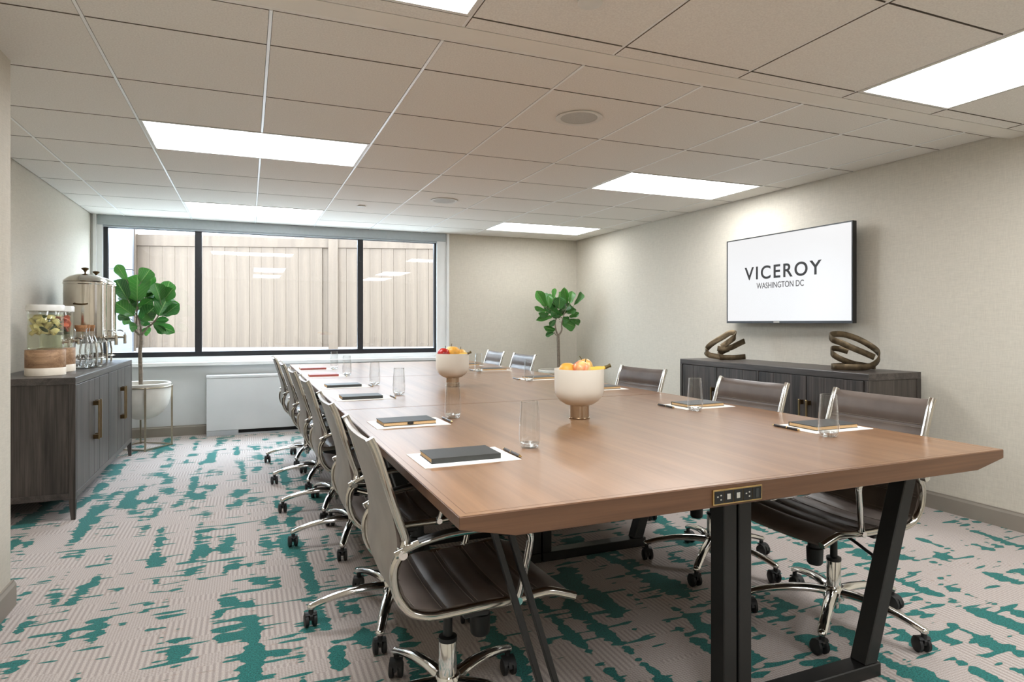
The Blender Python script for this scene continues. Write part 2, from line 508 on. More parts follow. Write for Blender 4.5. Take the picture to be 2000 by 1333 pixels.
def dup(root, loc, rz, label, group=None):
    r = root.copy(); C.objects.link(r)
    r.location = loc; r.rotation_euler = (0, 0, rz); r['label'] = label
    if group: r['group'] = group
    for ch in children_of(root):
        c = ch.copy(); C.objects.link(c); c.parent = r
        for g in children_of(ch):
            d = g.copy(); C.objects.link(d); d.parent = c
    return r

def smooth_path(pts, n=8, closed=False):
    """Catmull-Rom through the points"""
    P = [Vector(p) for p in pts]
    out = []
    m = len(P) if closed else len(P) - 1
    for i in range(m):
        if closed:
            a, b, c, d = P[i - 1], P[i], P[(i + 1) % len(P)], P[(i + 2) % len(P)]
        else:
            a, b, c, d = P[max(i - 1, 0)], P[i], P[i + 1], P[min(i + 2, len(P) - 1)]
        for k in range(n):
            t = k / n
            out.append(0.5 * ((2 * b) + (c - a) * t + (2 * a - 5 * b + 4 * c - d) * t * t + (3 * b - a - 3 * c + d) * t ** 3))
    if not closed: out.append(P[-1])
    return out

SN, CS = math.sin(YAW), math.cos(YAW)
def at(u, v, Y):
    """where the sight line of a photo point meets the upright plane at depth Y"""
    a = (u - 1000) / FPX
    fw = Y / (CS - a * SN)
    return Vector((fw * (SN + a * CS), Y, CAMH - (v - V0) * fw / FPX))

# ------------------------------------------------------------------ the room
XL, XR, YW, XS, YS, YB = -1.43, 3.98, 7.38, -0.899, 3.2, -1.7
ZC, ZN = 2.24, 2.205           # far ceiling and the slightly lower one over the camera
struct(MB().box(-1.6, 4.2, YB - 0.15, YW + 0.17, -0.08, 0).build('floor', 'carpet'), 'beige woven carpet floor with teal drips and dashes')
struct(MB().box(XR, XR + 0.12, YB, YW + 0.15, 0, 2.45).build('wall_right', 'wall'), 'long right wall in pale beige grasscloth behind the television')
struct(MB().box(XL - 0.12, XL, YS - 0.1, YW + 0.15, 0, 2.45).build('wall_left', 'wall'), 'left wall in pale grasscloth behind the drinks credenza')
struct(MB().box(XL - 0.12, XS, YB, YS, 0, 2.45).build('wall_near_left', 'wall'), 'projecting wall end at the left edge beside the camera')
struct(MB().box(XL - 0.12, XR + 0.12, YB - 0.12, YB, 0, 2.45).build('wall_front', 'wall'), 'wall behind the camera, out of view')
WX0, WX1, WZ0 = -1.385, 2.215, 0.72
wb = MB().box(XL, WX0, YW, YW + 0.15, 0, 2.45).box(WX0, WX1, YW, YW + 0.15, 0, WZ0).box(WX0, WX1, YW, YW + 0.15, ZC + 0.02, 2.45)
struct(wb.build('wall_back_window', 'wall_paint'), 'pale grey wall under and around the wide window')
struct(MB().box(WX1, XR, YW, YW + 0.15, 0, 2.45).build('wall_back', 'wall'), 'end wall in pale grasscloth right of the window')
BH = 0.105
bbp = lambda d: [(0, 0), (d, 0), (d, BH - 0.018), (d * 0.55, BH - 0.006), (d * 0.55, BH), (0, BH)]
struct(MB().prism([(XR - p[0], p[1]) for p in bbp(0.016)], 'Y', YB, YW).build('baseboard_right', 'base'), 'taupe baseboard along the right wall')
struct(MB().prism([(XL + p[0], p[1]) for p in bbp(0.016)], 'Y', YS, YW).build('baseboard_left', 'base'), 'taupe baseboard behind the drinks credenza')
struct(MB().prism([(XS + p[0], p[1]) for p in bbp(0.016)], 'Y', YB, YS + 0.016).build('baseboard_near_left', 'base'), 'taupe baseboard on the projecting wall end')
struct(MB().prism([(YW - p[0], p[1]) for p in bbp(0.016)], 'X', XL, XR).build('baseboard_back', 'base'), 'taupe baseboard under the window')

# ceiling: backing with a shallow soffit, tees, and every tile a piece of its own
G0X, G0Y, TS = -0.536, 2.633, 0.61
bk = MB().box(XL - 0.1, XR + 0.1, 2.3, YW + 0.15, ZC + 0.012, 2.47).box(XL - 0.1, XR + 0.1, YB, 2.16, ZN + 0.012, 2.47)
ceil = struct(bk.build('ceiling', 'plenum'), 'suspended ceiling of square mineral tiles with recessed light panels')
MB().prism([(2.135, ZN), (2.235, ZN), (2.335, ZC), (2.335, ZC + 0.1), (2.135, ZC + 0.1)], 'X', XL - 0.05, XR + 0.05).build('soffit', 'soffit', ceil)
tile_cache = {}
def tile(x0, x1, y0, y1, z):
    gx, gy = 0.0072, 0.0048
    w, d = round(x1 - x0, 3), round(y1 - y0, 3)
    if (w, d) not in tile_cache:
        a, b = w / 2 - gx, d / 2 - gy
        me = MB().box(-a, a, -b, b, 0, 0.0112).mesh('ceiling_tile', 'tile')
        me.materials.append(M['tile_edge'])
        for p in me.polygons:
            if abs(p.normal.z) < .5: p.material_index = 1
        tile_cache[(w, d)] = me
    o = link('ceiling_tile', tile_cache[(w, d)], ceil)
    o.location = ((x0 + x1) / 2, (y0 + y1) / 2, z)
far_lights = [(0, 2), (5, 2), (0, 6), (5, 6)]
skip = set()
for c, r in far_lights:
    skip |= {(c, r), (c + 1, r)}
xs = [XL] + [G0X + TS * c for c in range(-1, 8)] + [XR]
ys = [2.336] + [G0Y + TS * r for r in range(0, 8)] + [YW]
for i in range(len(xs) - 1):
    for j in range(len(ys) - 1):
        if (i - 2, j - 1) not in skip:
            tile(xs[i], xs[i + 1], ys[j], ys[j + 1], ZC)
N0X = 0.70
near_lights = [(-1, -1), (3, -1), (-1, -4), (3, -4)]   # column, row of the first tile; two tiles long
skipn = set()
for c, r in near_lights:
    skipn |= {(c, r), (c, r - 1)}
nx = [XS] + [N0X + TS * c for c in range(-2, 6)] + [XR]
ny = [2.05 + TS * r for r in range(-6, 1)]
for i in range(len(nx) - 1):
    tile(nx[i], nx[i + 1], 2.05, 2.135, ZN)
    for j in range(len(ny) - 1):
        if (i - 3, j - 6) not in skipn:
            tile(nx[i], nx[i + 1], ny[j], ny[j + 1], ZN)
for k, x in enumerate(xs[1:-1]):
    c = k - 1
    cuts = sorted(r for cc, r in far_lights if cc < c < cc + 2)
    y = 2.336
    for r in cuts + [None]:
        y1 = YW if r is None else G0Y + TS * r
        o = MB().box(-0.0056, 0.0056, y, y1, -0.0015, 0.0118).build('main_tee', 'tee', ceil); o.location = (x, 0, ZC)
        if r is not None: y = G0Y + TS * (r + 1)
for k, x in enumerate(nx[1:-1]):
    c = k - 2
    MB().box(x - .0056, x + .0056, YB, 2.135, ZN + .003, ZN + .0118).build('main_tee', 'tee', ceil)

def troffer(x0, x1, y0, y1, z, label, group, lamp='panel'):
    cx, cy = (x0 + x1) / 2, (y0 + y1) / 2
    t = thing('ceiling_light', label, 'ceiling light', (cx, cy, z), 0, group)
    a, b = (x1 - x0) / 2 - 0.004, (y1 - y0) / 2 - 0.004
    fw = 0.016
    fr = MB().box(-a, a, -b, -b + fw, -0.003, 0.011).box(-a, a, b - fw, b, -0.003, 0.011).box(-a, -a + fw, -b + fw, b - fw, -0.003, 0.011).box(a - fw, a, -b + fw, b - fw, -0.003, 0.011)
    fr.build('frame', 'fixture', t)
    ia, ib = a - fw, b - fw
    if ia > ib:      # long across the room
        MB().prism([(-ib, 0.010), (-ib * 0.5, 0.004), (0, 0.0015), (ib * 0.5, 0.004), (ib, 0.010), (ib, 0.0112), (-ib, 0.0112)], 'X', -ia, ia).build('diffuser', lamp, t)
    else:
        MB().prism([(-ia, 0.010), (-ia * 0.5, 0.004), (0, 0.0015), (ia * 0.5, 0.004), (ia, 0.010), (ia, 0.0112), (-ia, 0.0112)], 'Y', -ib, ib).build('diffuser', lamp, t)
        MB().box(-0.0025, 0.0025, -ib, ib, 0.000, 0.002).build('centre_rib', 'fixture', t)
    return t
fl = ['bright recessed light panel on the left, nearer of the two', 'bright recessed light panel on the right above the television wall, nearer of the two',
      'recessed light panel just in front of the window', 'recessed light panel in the far right corner above the end wall']
for (c, r), lab in zip(far_lights, fl):
    troffer(G0X + TS * c, G0X + TS * (c + 2), G0Y + TS * r, G0Y + TS * (r + 1), ZC, lab, 'recessed ceiling light panels', 'panel_dim' if r > 4 else 'panel')
nl = ['recessed light panel cut off by the top edge of the picture', 'large recessed light panel cut off at the upper right corner',
      'added unseen recessed light panel behind the camera on the left', 'added unseen recessed light panel behind the camera on the right']  # the pair behind the camera is out of view, added to light the room
for (c, r), lab in zip(near_lights, nl):
    troffer(N0X + TS * c, N0X + TS * (c + 1), 2.05 + TS * (r - 1), 2.05 + TS * (r + 1), ZN, lab, 'recessed ceiling light panels')

def ceiling_speaker(x, y, label):
    t = thing('ceiling_speaker', label, 'speaker', (x, y, ZC), 0, 'round ceiling speakers')
    MB().lathe([(0.098, 0.0), (0.12, -0.002), (0.122, -0.006), (0.114, -0.009), (0.096, -0.004)], 40, cap=False).build('trim_ring', 'fixture', t, smooth=True)
    MB().lathe([(0.0001, -0.0015), (0.05, -0.0018), (0.1, -0.003), (0.1, 0.0), (0.0001, 0.0)], 32, cap=False).build('grille', 'grille', t, smooth=True)
ceiling_speaker(1.60, 2.94, 'round ceiling speaker with white ring, larger nearer one')
ceiling_speaker(1.59, 5.38, 'round ceiling speaker with white ring, farther one towards the window')
def cover_plate(x, y, z, label):
    t = thing('sprinkler_cover', label, 'sprinkler', (x, y, z), 0, 'sprinkler cover plates')
    MB().lathe([(0.0001, -0.012), (0.036, -0.012), (0.04, -0.009), (0.04, -0.006), (0.0001, -0.006)], 28, cap=False).build('plate', 'fixture', t, smooth=True)
    MB().lathe([(0.03, -0.007), (0.03, 0.0)], 20).build('collar', 'fixture', t, smooth=True)
cover_plate(0.96, 5.92, ZC, 'flat round sprinkler cover on the ceiling near the window')
cover_plate(1.02, 1.80, ZN, 'flat round sprinkler cover at the very top of the picture')

# ------------------------------------------------------------------ window
win = bpy.data.objects.new('window_1', None); C.objects.link(win)
struct(win, 'wide three-pane window with charcoal frame and white reveal')
FY0, FY1 = 7.43, 7.48
fx0, fx1, fz0, fz1 = -1.335, 2.10, 0.812, 2.17
mw = 0.045
MB().box(fx0, fx1, FY0, FY1, fz0, fz0 + 0.052).build('bottom_rail', 'winframe', win, bevel=0.003)
MB().box(fx0, fx1, FY0, FY1, fz1 - 0.05, fz1).build('top_rail', 'winframe', win, bevel=0.003)
for x, w in ((fx0, mw), (fx1 - 0.03, 0.03), (-0.512, 0.066), (1.165, 0.062)):
    MB().box(x, x + w, FY0 - 0.004, FY1, fz0 + 0.052, fz1 - 0.05).build('mullion', 'winframe', win, bevel=0.003)
for x0, x1 in ((fx0 + mw, -0.512), (-0.446, 1.165), (1.227, fx1 - 0.03)):
    MB().box(x0, x1, 7.452, 7.458, fz0 + 0.05, fz1 - 0.05).build('pane', 'pane', win)
for x, z in ((-0.479, 1.02), (-0.479, 1.78), (1.196, 1.02), (1.196, 1.9)):
    MB().box(x - 0.012, x + 0.012, FY0 - 0.014, FY0 - 0.004, z - 0.03, z + 0.03).build('hinge', 'winframe', win, bevel=0.002)
MB().box(WX0, fx0 + 0.004, YW + 0.01, 7.53, WZ0, ZC).build('jamb', 'white', win)
MB().box(fx1 - 0.004, WX1, YW + 0.01, 7.53, WZ0, ZC).build('jamb', 'white', win)
MB().box(WX0, WX1, FY0 - 0.012, 7.53, 0.755, fz0).build('sub_frame', 'white', win, bevel=0.003)
MB().box(WX0 - 0.03, WX1 + 0.03, 7.305, 7.50, 0.722, 0.757).build('sill', 'white', win, bevel=0.004)
for x in (WX0 - 0.025, WX1 - 0.005):
    MB().box(x, x + 0.03, 7.365, YW + 0.02, 0.757, ZC).build('edge_trim', 'white', win, bevel=0.002)
rs = thing('roller_shade', 'grey roller shade box across the top of the window', 'window shade', (0, 7.38, 2.13))
MB().box(WX0 + 0.01, WX1 - 0.01, 0.0, 0.05, 0.012, 0.108).build('cassette', 'shade', rs, bevel=0.006)
MB().box(WX0 + 0.03, WX1 - 0.03, 0.018, 0.034, -0.006, 0.012).build('hem_bar', 'shade', rs, bevel=0.003)

# outside: light well with cedar fence and a pale rendered wall
struct(MB().box(-6, 9, 7.53, 16, 0.55, 0.72).build('ground_outside', 'concrete'), 'pale concrete ledge outside the window')
sw = thing('rendered_wall', 'pale lavender white rendered wall outside, left of the fence', 'wall', (-2.9, 11.2, 0.72))
MB().box(-1.8, 1.27, 0, 0.15, 0, 1.25).build('lower_course', 'stucco', sw)
MB().box(-1.8, 1.27, 0.012, 0.15, 1.265, 2.6).build('upper_course', 'stucco', sw)
fa, fb = Vector((-1.85, 11.60, 0)), Vector((5.2, 9.42, 0))
fd = (fb - fa); flen = fd.length; fang = math.atan2(fd.y, fd.x)
fence = thing('cedar_fence', 'pale cedar board fence standing outside behind the window', 'fence', (fa.x, fa.y, 0.72), fang)
pw = 0.19
MB().box(0.05, flen, 0.026, 0.036, 0.05, 1.66).build('backing_board', 'fence', fence)  # added behind the planks so no sky shows through their gaps
plank_me = [MB().box(0.001, pw - 0.001, 0, 0.02, 0.0, 1.61).mesh('plank', 'fence', bevel=0.002, segs=1) for _ in range(1)]
x = 0.25; i = 0
posts = (0.17, 3.28)
while x < flen - pw:
    if not any(p - 0.1 < x + pw / 2 < p + 0.1 for p in posts):
        o = link('plank', plank_me[0], fence); o.location = (x, 0.004 * (i % 2) + random.uniform(0, 0.002), 0.05)
    x += pw; i += 1
for p in posts:
    MB().box(p - 0.075, p + 0.075, -0.05, 0.05, 0.0, 1.92).build('post', 'fence', fence, bevel=0.003, segs=1)
MB().box(0, posts[1] - 0.06, -0.018, 0.03, 1.66, 1.84).build('top_rail', 'fence', fence, bevel=0.003, segs=1)
MB().box(posts[1] + 0.06, flen, -0.018, 0.03, 1.66, 1.84).build('top_rail', 'fence', fence, bevel=0.003, segs=1)
MB().box(0, flen, -0.02, 0.03, 0.0, 0.05).build('bottom_rail', 'concrete', fence, bevel=0.003, segs=1)

# ------------------------------------------------------------------ heater below the window
ht = thing('wall_heater', 'long white enamel fan heater cabinet below the window', 'heater', (-0.39, 7.20, 0))
HW = 1.55
MB().box(0, HW, 0.0, 0.175, 0.055, 0.592).build('front_panel', 'heater', ht, bevel=0.004)
MB().box(-0.004, HW + 0.004, -0.004, 0.178, 0.594, 0.622).build('top_cap', 'heater', ht, bevel=0.006)
MB().box(0.0, 0.30, 0.0, 0.17, 0.0, 0.053).build('foot_block', 'heater_grey', ht, bevel=0.002)
MB().box(HW - 0.3, HW, 0.0, 0.17, 0.0, 0.053).build('foot_block', 'heater_grey', ht, bevel=0.002)
MB().box(0.30, HW - 0.3, 0.05, 0.16, 0.0, 0.053).build('gap_shade', 'plastic', ht)  # solid black block standing in for the shade of the open gap
MB().box(0.30, HW - 0.3, 0.01, 0.03, 0.0, 0.018).build('kick_strip', 'heater_grey', ht)

# ------------------------------------------------------------------ conference table: three sections in a row
TX0, TX1, TZ = 0.41, 2.25, 0.757
TW = TX1 - TX0
ML, TY0 = 1.77, 1.28
TROT = 0.006
TC = Vector((TX0 + TW / 2, TY0))
def tpos(x, y):
    """room position of a point given in the table's own directions"""
    d = Vector((x - TC.x, y - TC.y)); d.rotate(Matrix.Rotation(TROT, 2))
    return TC.x + d.x, TC.y + d.y
def table_section(k, label):
    px, py = tpos(TC.x, TY0 + ML * k)
    t = thing('conference_table', label, 'table', (px, py, 0), TROT, 'sections of the conference table')
    h = TW / 2
    th = 0.056
    # top with its underside cut back along both long sides
    prof = [(-h, TZ), (h, TZ), (h, TZ - 0.028), (h - 0.13, TZ - th), (-h + 0.13, TZ - th), (-h, TZ - 0.028)]
    top = MB().prism([(p[0], p[1] if p[1] < TZ else TZ - 0.0012) for p in prof], 'Y', 0.0012, ML - 0.0012).build('table_edge', 'table_edge', t, bevel=0.0015, segs=1)
    MB().box(-h + 0.0015, h - 0.0015, 0.003, ML - 0.003, TZ - 0.0014, TZ).build('veneer_top', 'table', t)
    for yy in (0.012,):
        MB().box(-h + 0.02, h - 0.02, yy + 0.008, yy + 0.0095, TZ - 0.0005, TZ + 0.00015).build('inlay_line', 'table_edge', t)
    for s in (-1, 1):
        MB().box(s * (h - 0.02) - 0.0008, s * (h - 0.02) + 0.0008, 0.02, ML - 0.02, TZ - 0.0005, TZ + 0.00015).build('inlay_line', 'table_edge', t)
    zt = TZ - th
    for fy in (0.19, ML - 0.25):
        for s in (-1, 1):
            if not (k == 0 and fy < 1 and s < 0):
                b0, b1, t0, t1 = s * 0.585, s * 0.53, s * 0.80, s * 0.745
                MB().hexa([(b0, fy, 0.045), (b1, fy, 0.045), (b1, fy + 0.06, 0.045), (b0, fy + 0.06, 0.045)],
                          [(t0, fy, zt), (t1, fy, zt), (t1, fy + 0.06, zt), (t0, fy + 0.06, zt)]).build('leg', 'black', t, bevel=0.003, segs=1)
            else:       # this leg is a pair of slim bars with tie plates
                for off in (0.0, 0.042):
                    b0, t0 = -0.585 + off, -0.79 + off
                    w = 0.016
                    MB().hexa([(b0, fy, 0.045), (b0 + w, fy, 0.045), (b0 + w, fy + 0.02, 0.045), (b0, fy + 0.02, 0.045)],
                              [(t0, fy, zt), (t0 + w, fy, zt), (t0 + w, fy + 0.02, zt), (t0, fy + 0.02, zt)]).build('leg', 'black', t, bevel=0.002, segs=1)
                for z in (0.12,):
                    xx = -0.585 - (0.79 - 0.585) * (z - 0.045) / (zt - 0.045)
                    MB().box(xx + 0.012, xx + 0.046, fy + 0.004, fy + 0.016, z, z + 0.006).build('tie_plate', 'black', t)
            MB().box(s * 0.004, s * 0.052, fy, fy + 0.06, 0.045, zt).build('leg', 'black', t, bevel=0.003, segs=1)
            MB().box(s * 0.004, s * 0.60, fy - 0.003, fy + 0.063, 0.0, 0.045).build('floor_bar', 'black', t, bevel=0.003, segs=1)
            MB().box(s * 0.004, s * 0.78, fy + 0.008, fy + 0.052, zt - 0.006, zt).build('mounting_plate', 'black', t)
    return t
tabs = [table_section(0, 'nearest section of the long walnut conference table, with a power outlet strip'),
        table_section(1, 'middle section of the long walnut conference table'),
        table_section(2, 'farthest section of the walnut conference table, by the window')]
# outlet strip let into the near edge
ox0, ox1 = 1.073 - TC.x, 1.232 - TC.x
oz0, oz1 = TZ - 0.050, TZ - 0.011
o_ = MB().box(ox0, ox1, -0.004, 0.004, oz0, oz1).build('outlet_strip', 'gold', tabs[0], bevel=0.0015, segs=2)
cw = (ox1 - ox0 - 0.006) / 5
for i in range(5):
    x = ox0 + 0.003 + cw * i
    MB().box(x + 0.0012, x + cw - 0.0012, -0.0052, -0.003, oz0 + 0.004, oz1 - 0.004).build('outlet_module', 'plastic', o_)
    xc = x + cw / 2; zc = (oz0 + oz1) / 2
    if i in (1, 2):
        MB().box(xc - 0.006, xc + 0.005, -0.0062, -0.005, zc - 0.007, zc + 0.007).build('charging_port', 'usb', o_, bevel=0.0008, segs=1)
    elif i in (0, 3):
        for dx, dz in ((-0.005, 0.002), (0.005, 0.005), (0.005, -0.006)):
            MB().box(xc + dx - 0.002, xc + dx + 0.002, -0.0060, -0.005, zc + dz - 0.0015, zc + dz + 0.0015).build('socket_slot', 'usb', o_)
    else:
        MB().box(xc - 0.004, xc + 0.005, -0.006, -0.005, zc - 0.011, zc + 0.011).build('rocker', 'book_black', o_)

# ------------------------------------------------------------------ chairs
rail_pts = [(-.264, .880), (-.248, .845), (-.229, .787), (-.210, .728), (-.191, .668), (-.176, .622), (-.183, .590), (-.201, .560), (-.204, .525), (-.198, .490), (-.183, .460), (-.155, .432), (-.106, .417), (-.04, .417), (.03, .420), (.103, .420), (.168, .425), (.219, .428), (.25, .421), (.304, .402)]
rail_xy = smooth_path([(p[0], 0, p[1]) for p in rail_pts], 5)
RW = 0.212
def make_chair(label, group):
    t = thing('conference_chair', label, 'chair', (0, 0, 0), 0, group)
    flat = [(-.0095, -.009), (-.004, -.0105), (.004, -.0105), (.0095, -.009), (.0120, -.0045), (.0100, 0), (.0120, .0045), (.0095, .009), (.004, .0105), (-.004, .0105), (-.0095, .009), (-.0120, .0045), (-.0100, 0), (-.0120, -.0045)]
    for s in (-1, 1):
        pts = [(p.x, s * RW, p.z) for p in rail_xy]
        MB().sweep(pts, flat, side=(0, s, 0)).build('side_rail', 'rail', t, smooth=True, angle=50)
    # leather sling: cushions between cross seams, a smooth back face
    n = len(rail_xy)
    cum = [0.0]
    for a, b in zip(rail_xy, rail_xy[1:]): cum.append(cum[-1] + (b - a).length)
    Ltot = cum[-1]
    # the sling's centre line cuts the kink of the rail short
    sl = smooth_path([(p[0], 0, p[1]) for p in [(-.262, .876), (-.246, .838), (-.226, .775), (-.207, .71), (-.192, .65), (-.187, .60), (-.193, .55), (-.192, .51), (-.178, .465), (-.148, .436), (-.10, .424), (-.03, .423), (.05, .424), (.12, .426), (.175, .430), (.219, .431), (.25, .424), (.302, .404)]], 7)
    cs = [0.0]
    for a, b in zip(sl, sl[1:]): cs.append(cs[-1] + (b - a).length)
    Ls = cs[-1]
    seams = [0.105 + 0.088 * i for i in range(12) if 0.105 + 0.088 * i < Ls - 0.05]
    def sling(i0, i1, name):
        m = MB(); rows = []
        ny = 8
        for i in range(i0, i1 + 1):
            T = (sl[min(i + 1, len(sl) - 1)] - sl[max(i - 1, 0)]).normalized()
            nrm = Vector((-T.z, 0, T.x))       # towards the sitter
            if nrm.x < 0 and nrm.z < 0: nrm = -nrm
            d = min([abs(cs[i] - q) for q in seams] + [cs[i], Ls - cs[i]])
            puff = 0.0135 * math.sin(PI / 2 * min(1, d / 0.036))
            sag = 0.010
            for j in range(ny + 1):
                q = -1 + 2 * j / ny
                y = q * (RW - 0.006)
                dip = sag * (1 - q * q)
                edge = 1 - 0.5 * abs(q) ** 6
                rows.append((sl[i] + nrm * ((puff + 0.002) * edge - dip) + Vector((0, y, 0)), sl[i] - nrm * (0.007 + dip) + Vector((0, y, 0))))
        k = ny + 1; cnt = i1 - i0 + 1
        front = [r[0] for r in rows]; back = [r[1] for r in rows]
        o = len(front)
        fs = []
        for i in range(cnt - 1):
            for j in range(ny):
                a = i * k + j
                fs.append((a, a + 1, a + k + 1, a + k)); fs.append((o + a, o + a + k, o + a + k + 1, o + a + 1))
            fs.append((i * k, (i + 1) * k, o + (i + 1) * k, o + i * k)); a = i * k + ny
            fs.append((a, o + a, o + a + k, a + k))
        for j in range(ny):
            fs.append((j, o + j, o + j + 1, j + 1)); a = (cnt - 1) * k + j
            fs.append((a, a + 1, o + a + 1, o + a))
        m.add(front + back, fs)
        ob = m.build(name, 'leather', t, smooth=True, angle=60)
        if name == 'backrest':          # the rear of the back is covered in a paler, smooth leather
            ob.data.materials.append(M['leather_back'])
            for p in ob.data.polygons:
                if p.normal.x < -.3: p.material_index = 1
        return ob
    cut = next(i for i, p in enumerate(sl) if p.z < 0.45)
    back_o = sling(0, cut, 'backrest')
    seat_o = sling(cut, len(sl) - 1, 'seat')
    for q in seams:
        i = min(range(len(sl)), key=lambda z: abs(cs[z] - q))
        T = (sl[min(i + 1, len(sl) - 1)] - sl[max(i - 1, 0)]).normalized()
        nrm = Vector((-T.z, 0, T.x))
        if nrm.x < 0 and nrm.z < 0: nrm = -nrm
        for d in (-0.0065, 0.0065):
            pts = []
            for j in range(7):
                qq = -1 + 2 * j / 6
                pts.append(sl[i] + T * d + nrm * (0.0062 - 0.010 * (1 - qq * qq)) + Vector((0, qq * (RW - 0.012), 0)))
            MB().tube(pts, 0.0013, 4).build('stitching', 'thread', back_o if i <= cut else seat_o)
    # arms
    for s in (-1, 1):
        ap = smooth_path([(-.204, s * .230, .590), (-.190, s * .232, .596), (-.150, s * .236, .614), (-.08, s * .240, .628), (0, s * .242, .632), (.09, s * .242, .628), (.140, s * .241, .616), (.157, s * .239, .592), (.152, s * .236, .55), (.143, s * .232, .50), (.134, s * .228, .455), (.126, s * .224, .428)], 5)
        arm = MB().sweep(ap, circ(.011, .0095, 10), side=(0, s, 0)).build('armrest', 'chrome', t, smooth=True)
        pad = smooth_path([(-.148, s * .236, .622), (-.08, s * .240, .636), (0, s * .242, .640), (.09, s * .242, .636), (.128, s * .241, .628)], 5)
        MB().sweep(pad, circ(.014, .005, 10), side=(0, s, 0)).build('arm_pad', 'plastic', arm, smooth=True)
        MB().cyl((-.187, s * .205, .592), (-.187, s * .243, .592), 0.0115, 16).build('pivot_bolt', 'chrome', arm, smooth=True)
        MB().cyl((.126, s * .206, .424), (.126, s * .236, .424), 0.0105, 14).build('pivot_bolt', 'chrome', arm, smooth=True)
    # mechanism under the seat
    MB().hexa([(-.06, -.055, .335), (.07, -.055, .335), (.07, .055, .335), (-.06, .055, .335)], [(-.10, -.075, .398), (.13, -.075, .398), (.13, .075, .398), (-.10, .075, .398)]).build('tilt_mechanism', 'plastic', t, bevel=0.008)
    MB().box(-.02, .05, -RW, RW, .392, .408).build('cross_beam', 'plastic', t, bevel=0.003, segs=1)
    MB().lathe([(0.0001, .238), (.024, .238), (.029, .245), (.031, .300), (.026, .305), (.026, .345), (.0001, .345)], 20, (.10, 0.0, 0), cap=False).build('tension_knob', 'plastic', t, smooth=True)
    MB().sweep(smooth_path([(.02, .05, .362), (.03, .12, .350), (.035, .18, .332), (.035, .215, .324)], 4), circ(.007, .005, 8)).build('lever', 'plastic', t, smooth=True)
    MB().ball((.036, .225, .322), .02, 0.9, 1.7, 0.4).build('lever_paddle', 'plastic', t, smooth=True)
    MB().lathe([(.0001, .055), (.018, .055), (.020, .07), (.0262, .075), (.0262, .235), (.023, .240), (.023, .245), (.0001, .245)], 24, cap=False).build('gas_column', 'chrome', t, smooth=True)
    MB().lathe([(.0245, .236), (.027, .238), (.027, .250), (.0135, .253), (.0135, .34)], 20).build('column_collar', 'plastic', t, smooth=True)
    MB().lathe([(.0001, .088), (.036, .088), (.041, .10), (.041, .126), (.034, .140), (.0001, .140)], 24, cap=False).build('hub', 'chrome', t, smooth=True)
    # five arms, each with its caster
    path = smooth_path([(.020, 0, .118), (.09, 0, .122), (.17, 0, .116), (.25, 0, .100), (.312, 0, .080)], 4)
    sc = [1.0 - 0.32 * i / (len(path) - 1) for i in range(len(path))]
    leg_me = MB().sweep(path, circ(.024, .0165, 12), side=(0, 1, 0), scales=sc).ball((.312, 0, .079), .016, 1, 1, .8).mesh('base_leg', 'chrome', smooth=True)
    cm = MB().cyl((0, 0, .050), (0, 0, .076), .0095, 12)
    for s in (-1, 1):
        cm.lathe([(.0001, -.008), (.022, -.008), (.0265, -.004), (.0265, .006), (.020, .009), (.0001, .009)], 18, (0, 0, 0), cap=False)
        off = len(cm.v) - 18 * 6
        for q in range(off, len(cm.v)):
            x, y, z = cm.v[q]; cm.v[q] = (x - .012, s * .0145 + z * s, y + .0265)
    hood = [(-.040, .030), (-.034, .046), (-.018, .056), (.004, .057), (.012, .046), (.008, .030), (-.014, .034)]
    cm.prism(hood, 'Y', -.0055, .0055)
    cm.prism([(-.034, .040), (-.026, .052), (-.012, .058), (.004, .058), (.010, .050), (-.012, .054), (-.024, .048)], 'Y', -.021, .021)
    cast_me = cm.mesh('caster', 'rubber', smooth=True, angle=45)
    for k in range(5):
        a = math.radians(34 + 72 * k)
        lg = link('base_leg', leg_me, t); lg.rotation_euler = (0, 0, a)
        c = link('caster', cast_me, lg); c.location = (.312, 0, 0); c.rotation_euler = (0, 0, [0.9, -0.6, 1.7, 0.3, -1.2][k])
    return t
lc = [(0.540, 1.790, 0.00, 'dark leather swivel chair nearest the camera, left side of the table'),
      (0.535, 2.530, 0.00, 'second dark leather chair from the camera on the left side'),
      (0.530, 3.480, 0.01, 'third dark leather chair from the camera on the left side'),
      (0.510, 4.130, 0.02, 'fourth dark leather chair from the camera on the left side'),
      (0.490, 4.880, 0.01, 'fifth dark leather chair from the camera on the left side'),
      (0.465, 5.660, 0.01, 'farthest left side chair, next to the white heater')]
rc = [(2.115, 1.815, PI, 'dark leather chair at the near right corner of the table'),
      (2.075, 2.470, PI + 0.06, 'second right side chair, in front of the credenza doors'),
      (2.085, 3.430, PI + 0.10, 'right side chair backed by bare wall, just left of the dark credenza'),
      (2.085, 5.330, PI + 0.06, 'right side chair second from the far end'),
      (2.070, 6.030, PI + 0.02, 'farthest right side chair, by the end wall')]
ch0 = make_chair(lc[0][3], 'chairs on the left side of the table')
ch0.location = (lc[0][0], lc[0][1], 0); ch0.rotation_euler = (0, 0, lc[0][2])
for x, y, a, lab in lc[1:]:
    dup(ch0, (x, y, 0), a, lab, 'chairs on the left side of the table')
for x, y, a, lab in rc:
    dup(ch0, (x, y, 0), a, lab, 'chairs on the right side of the table')

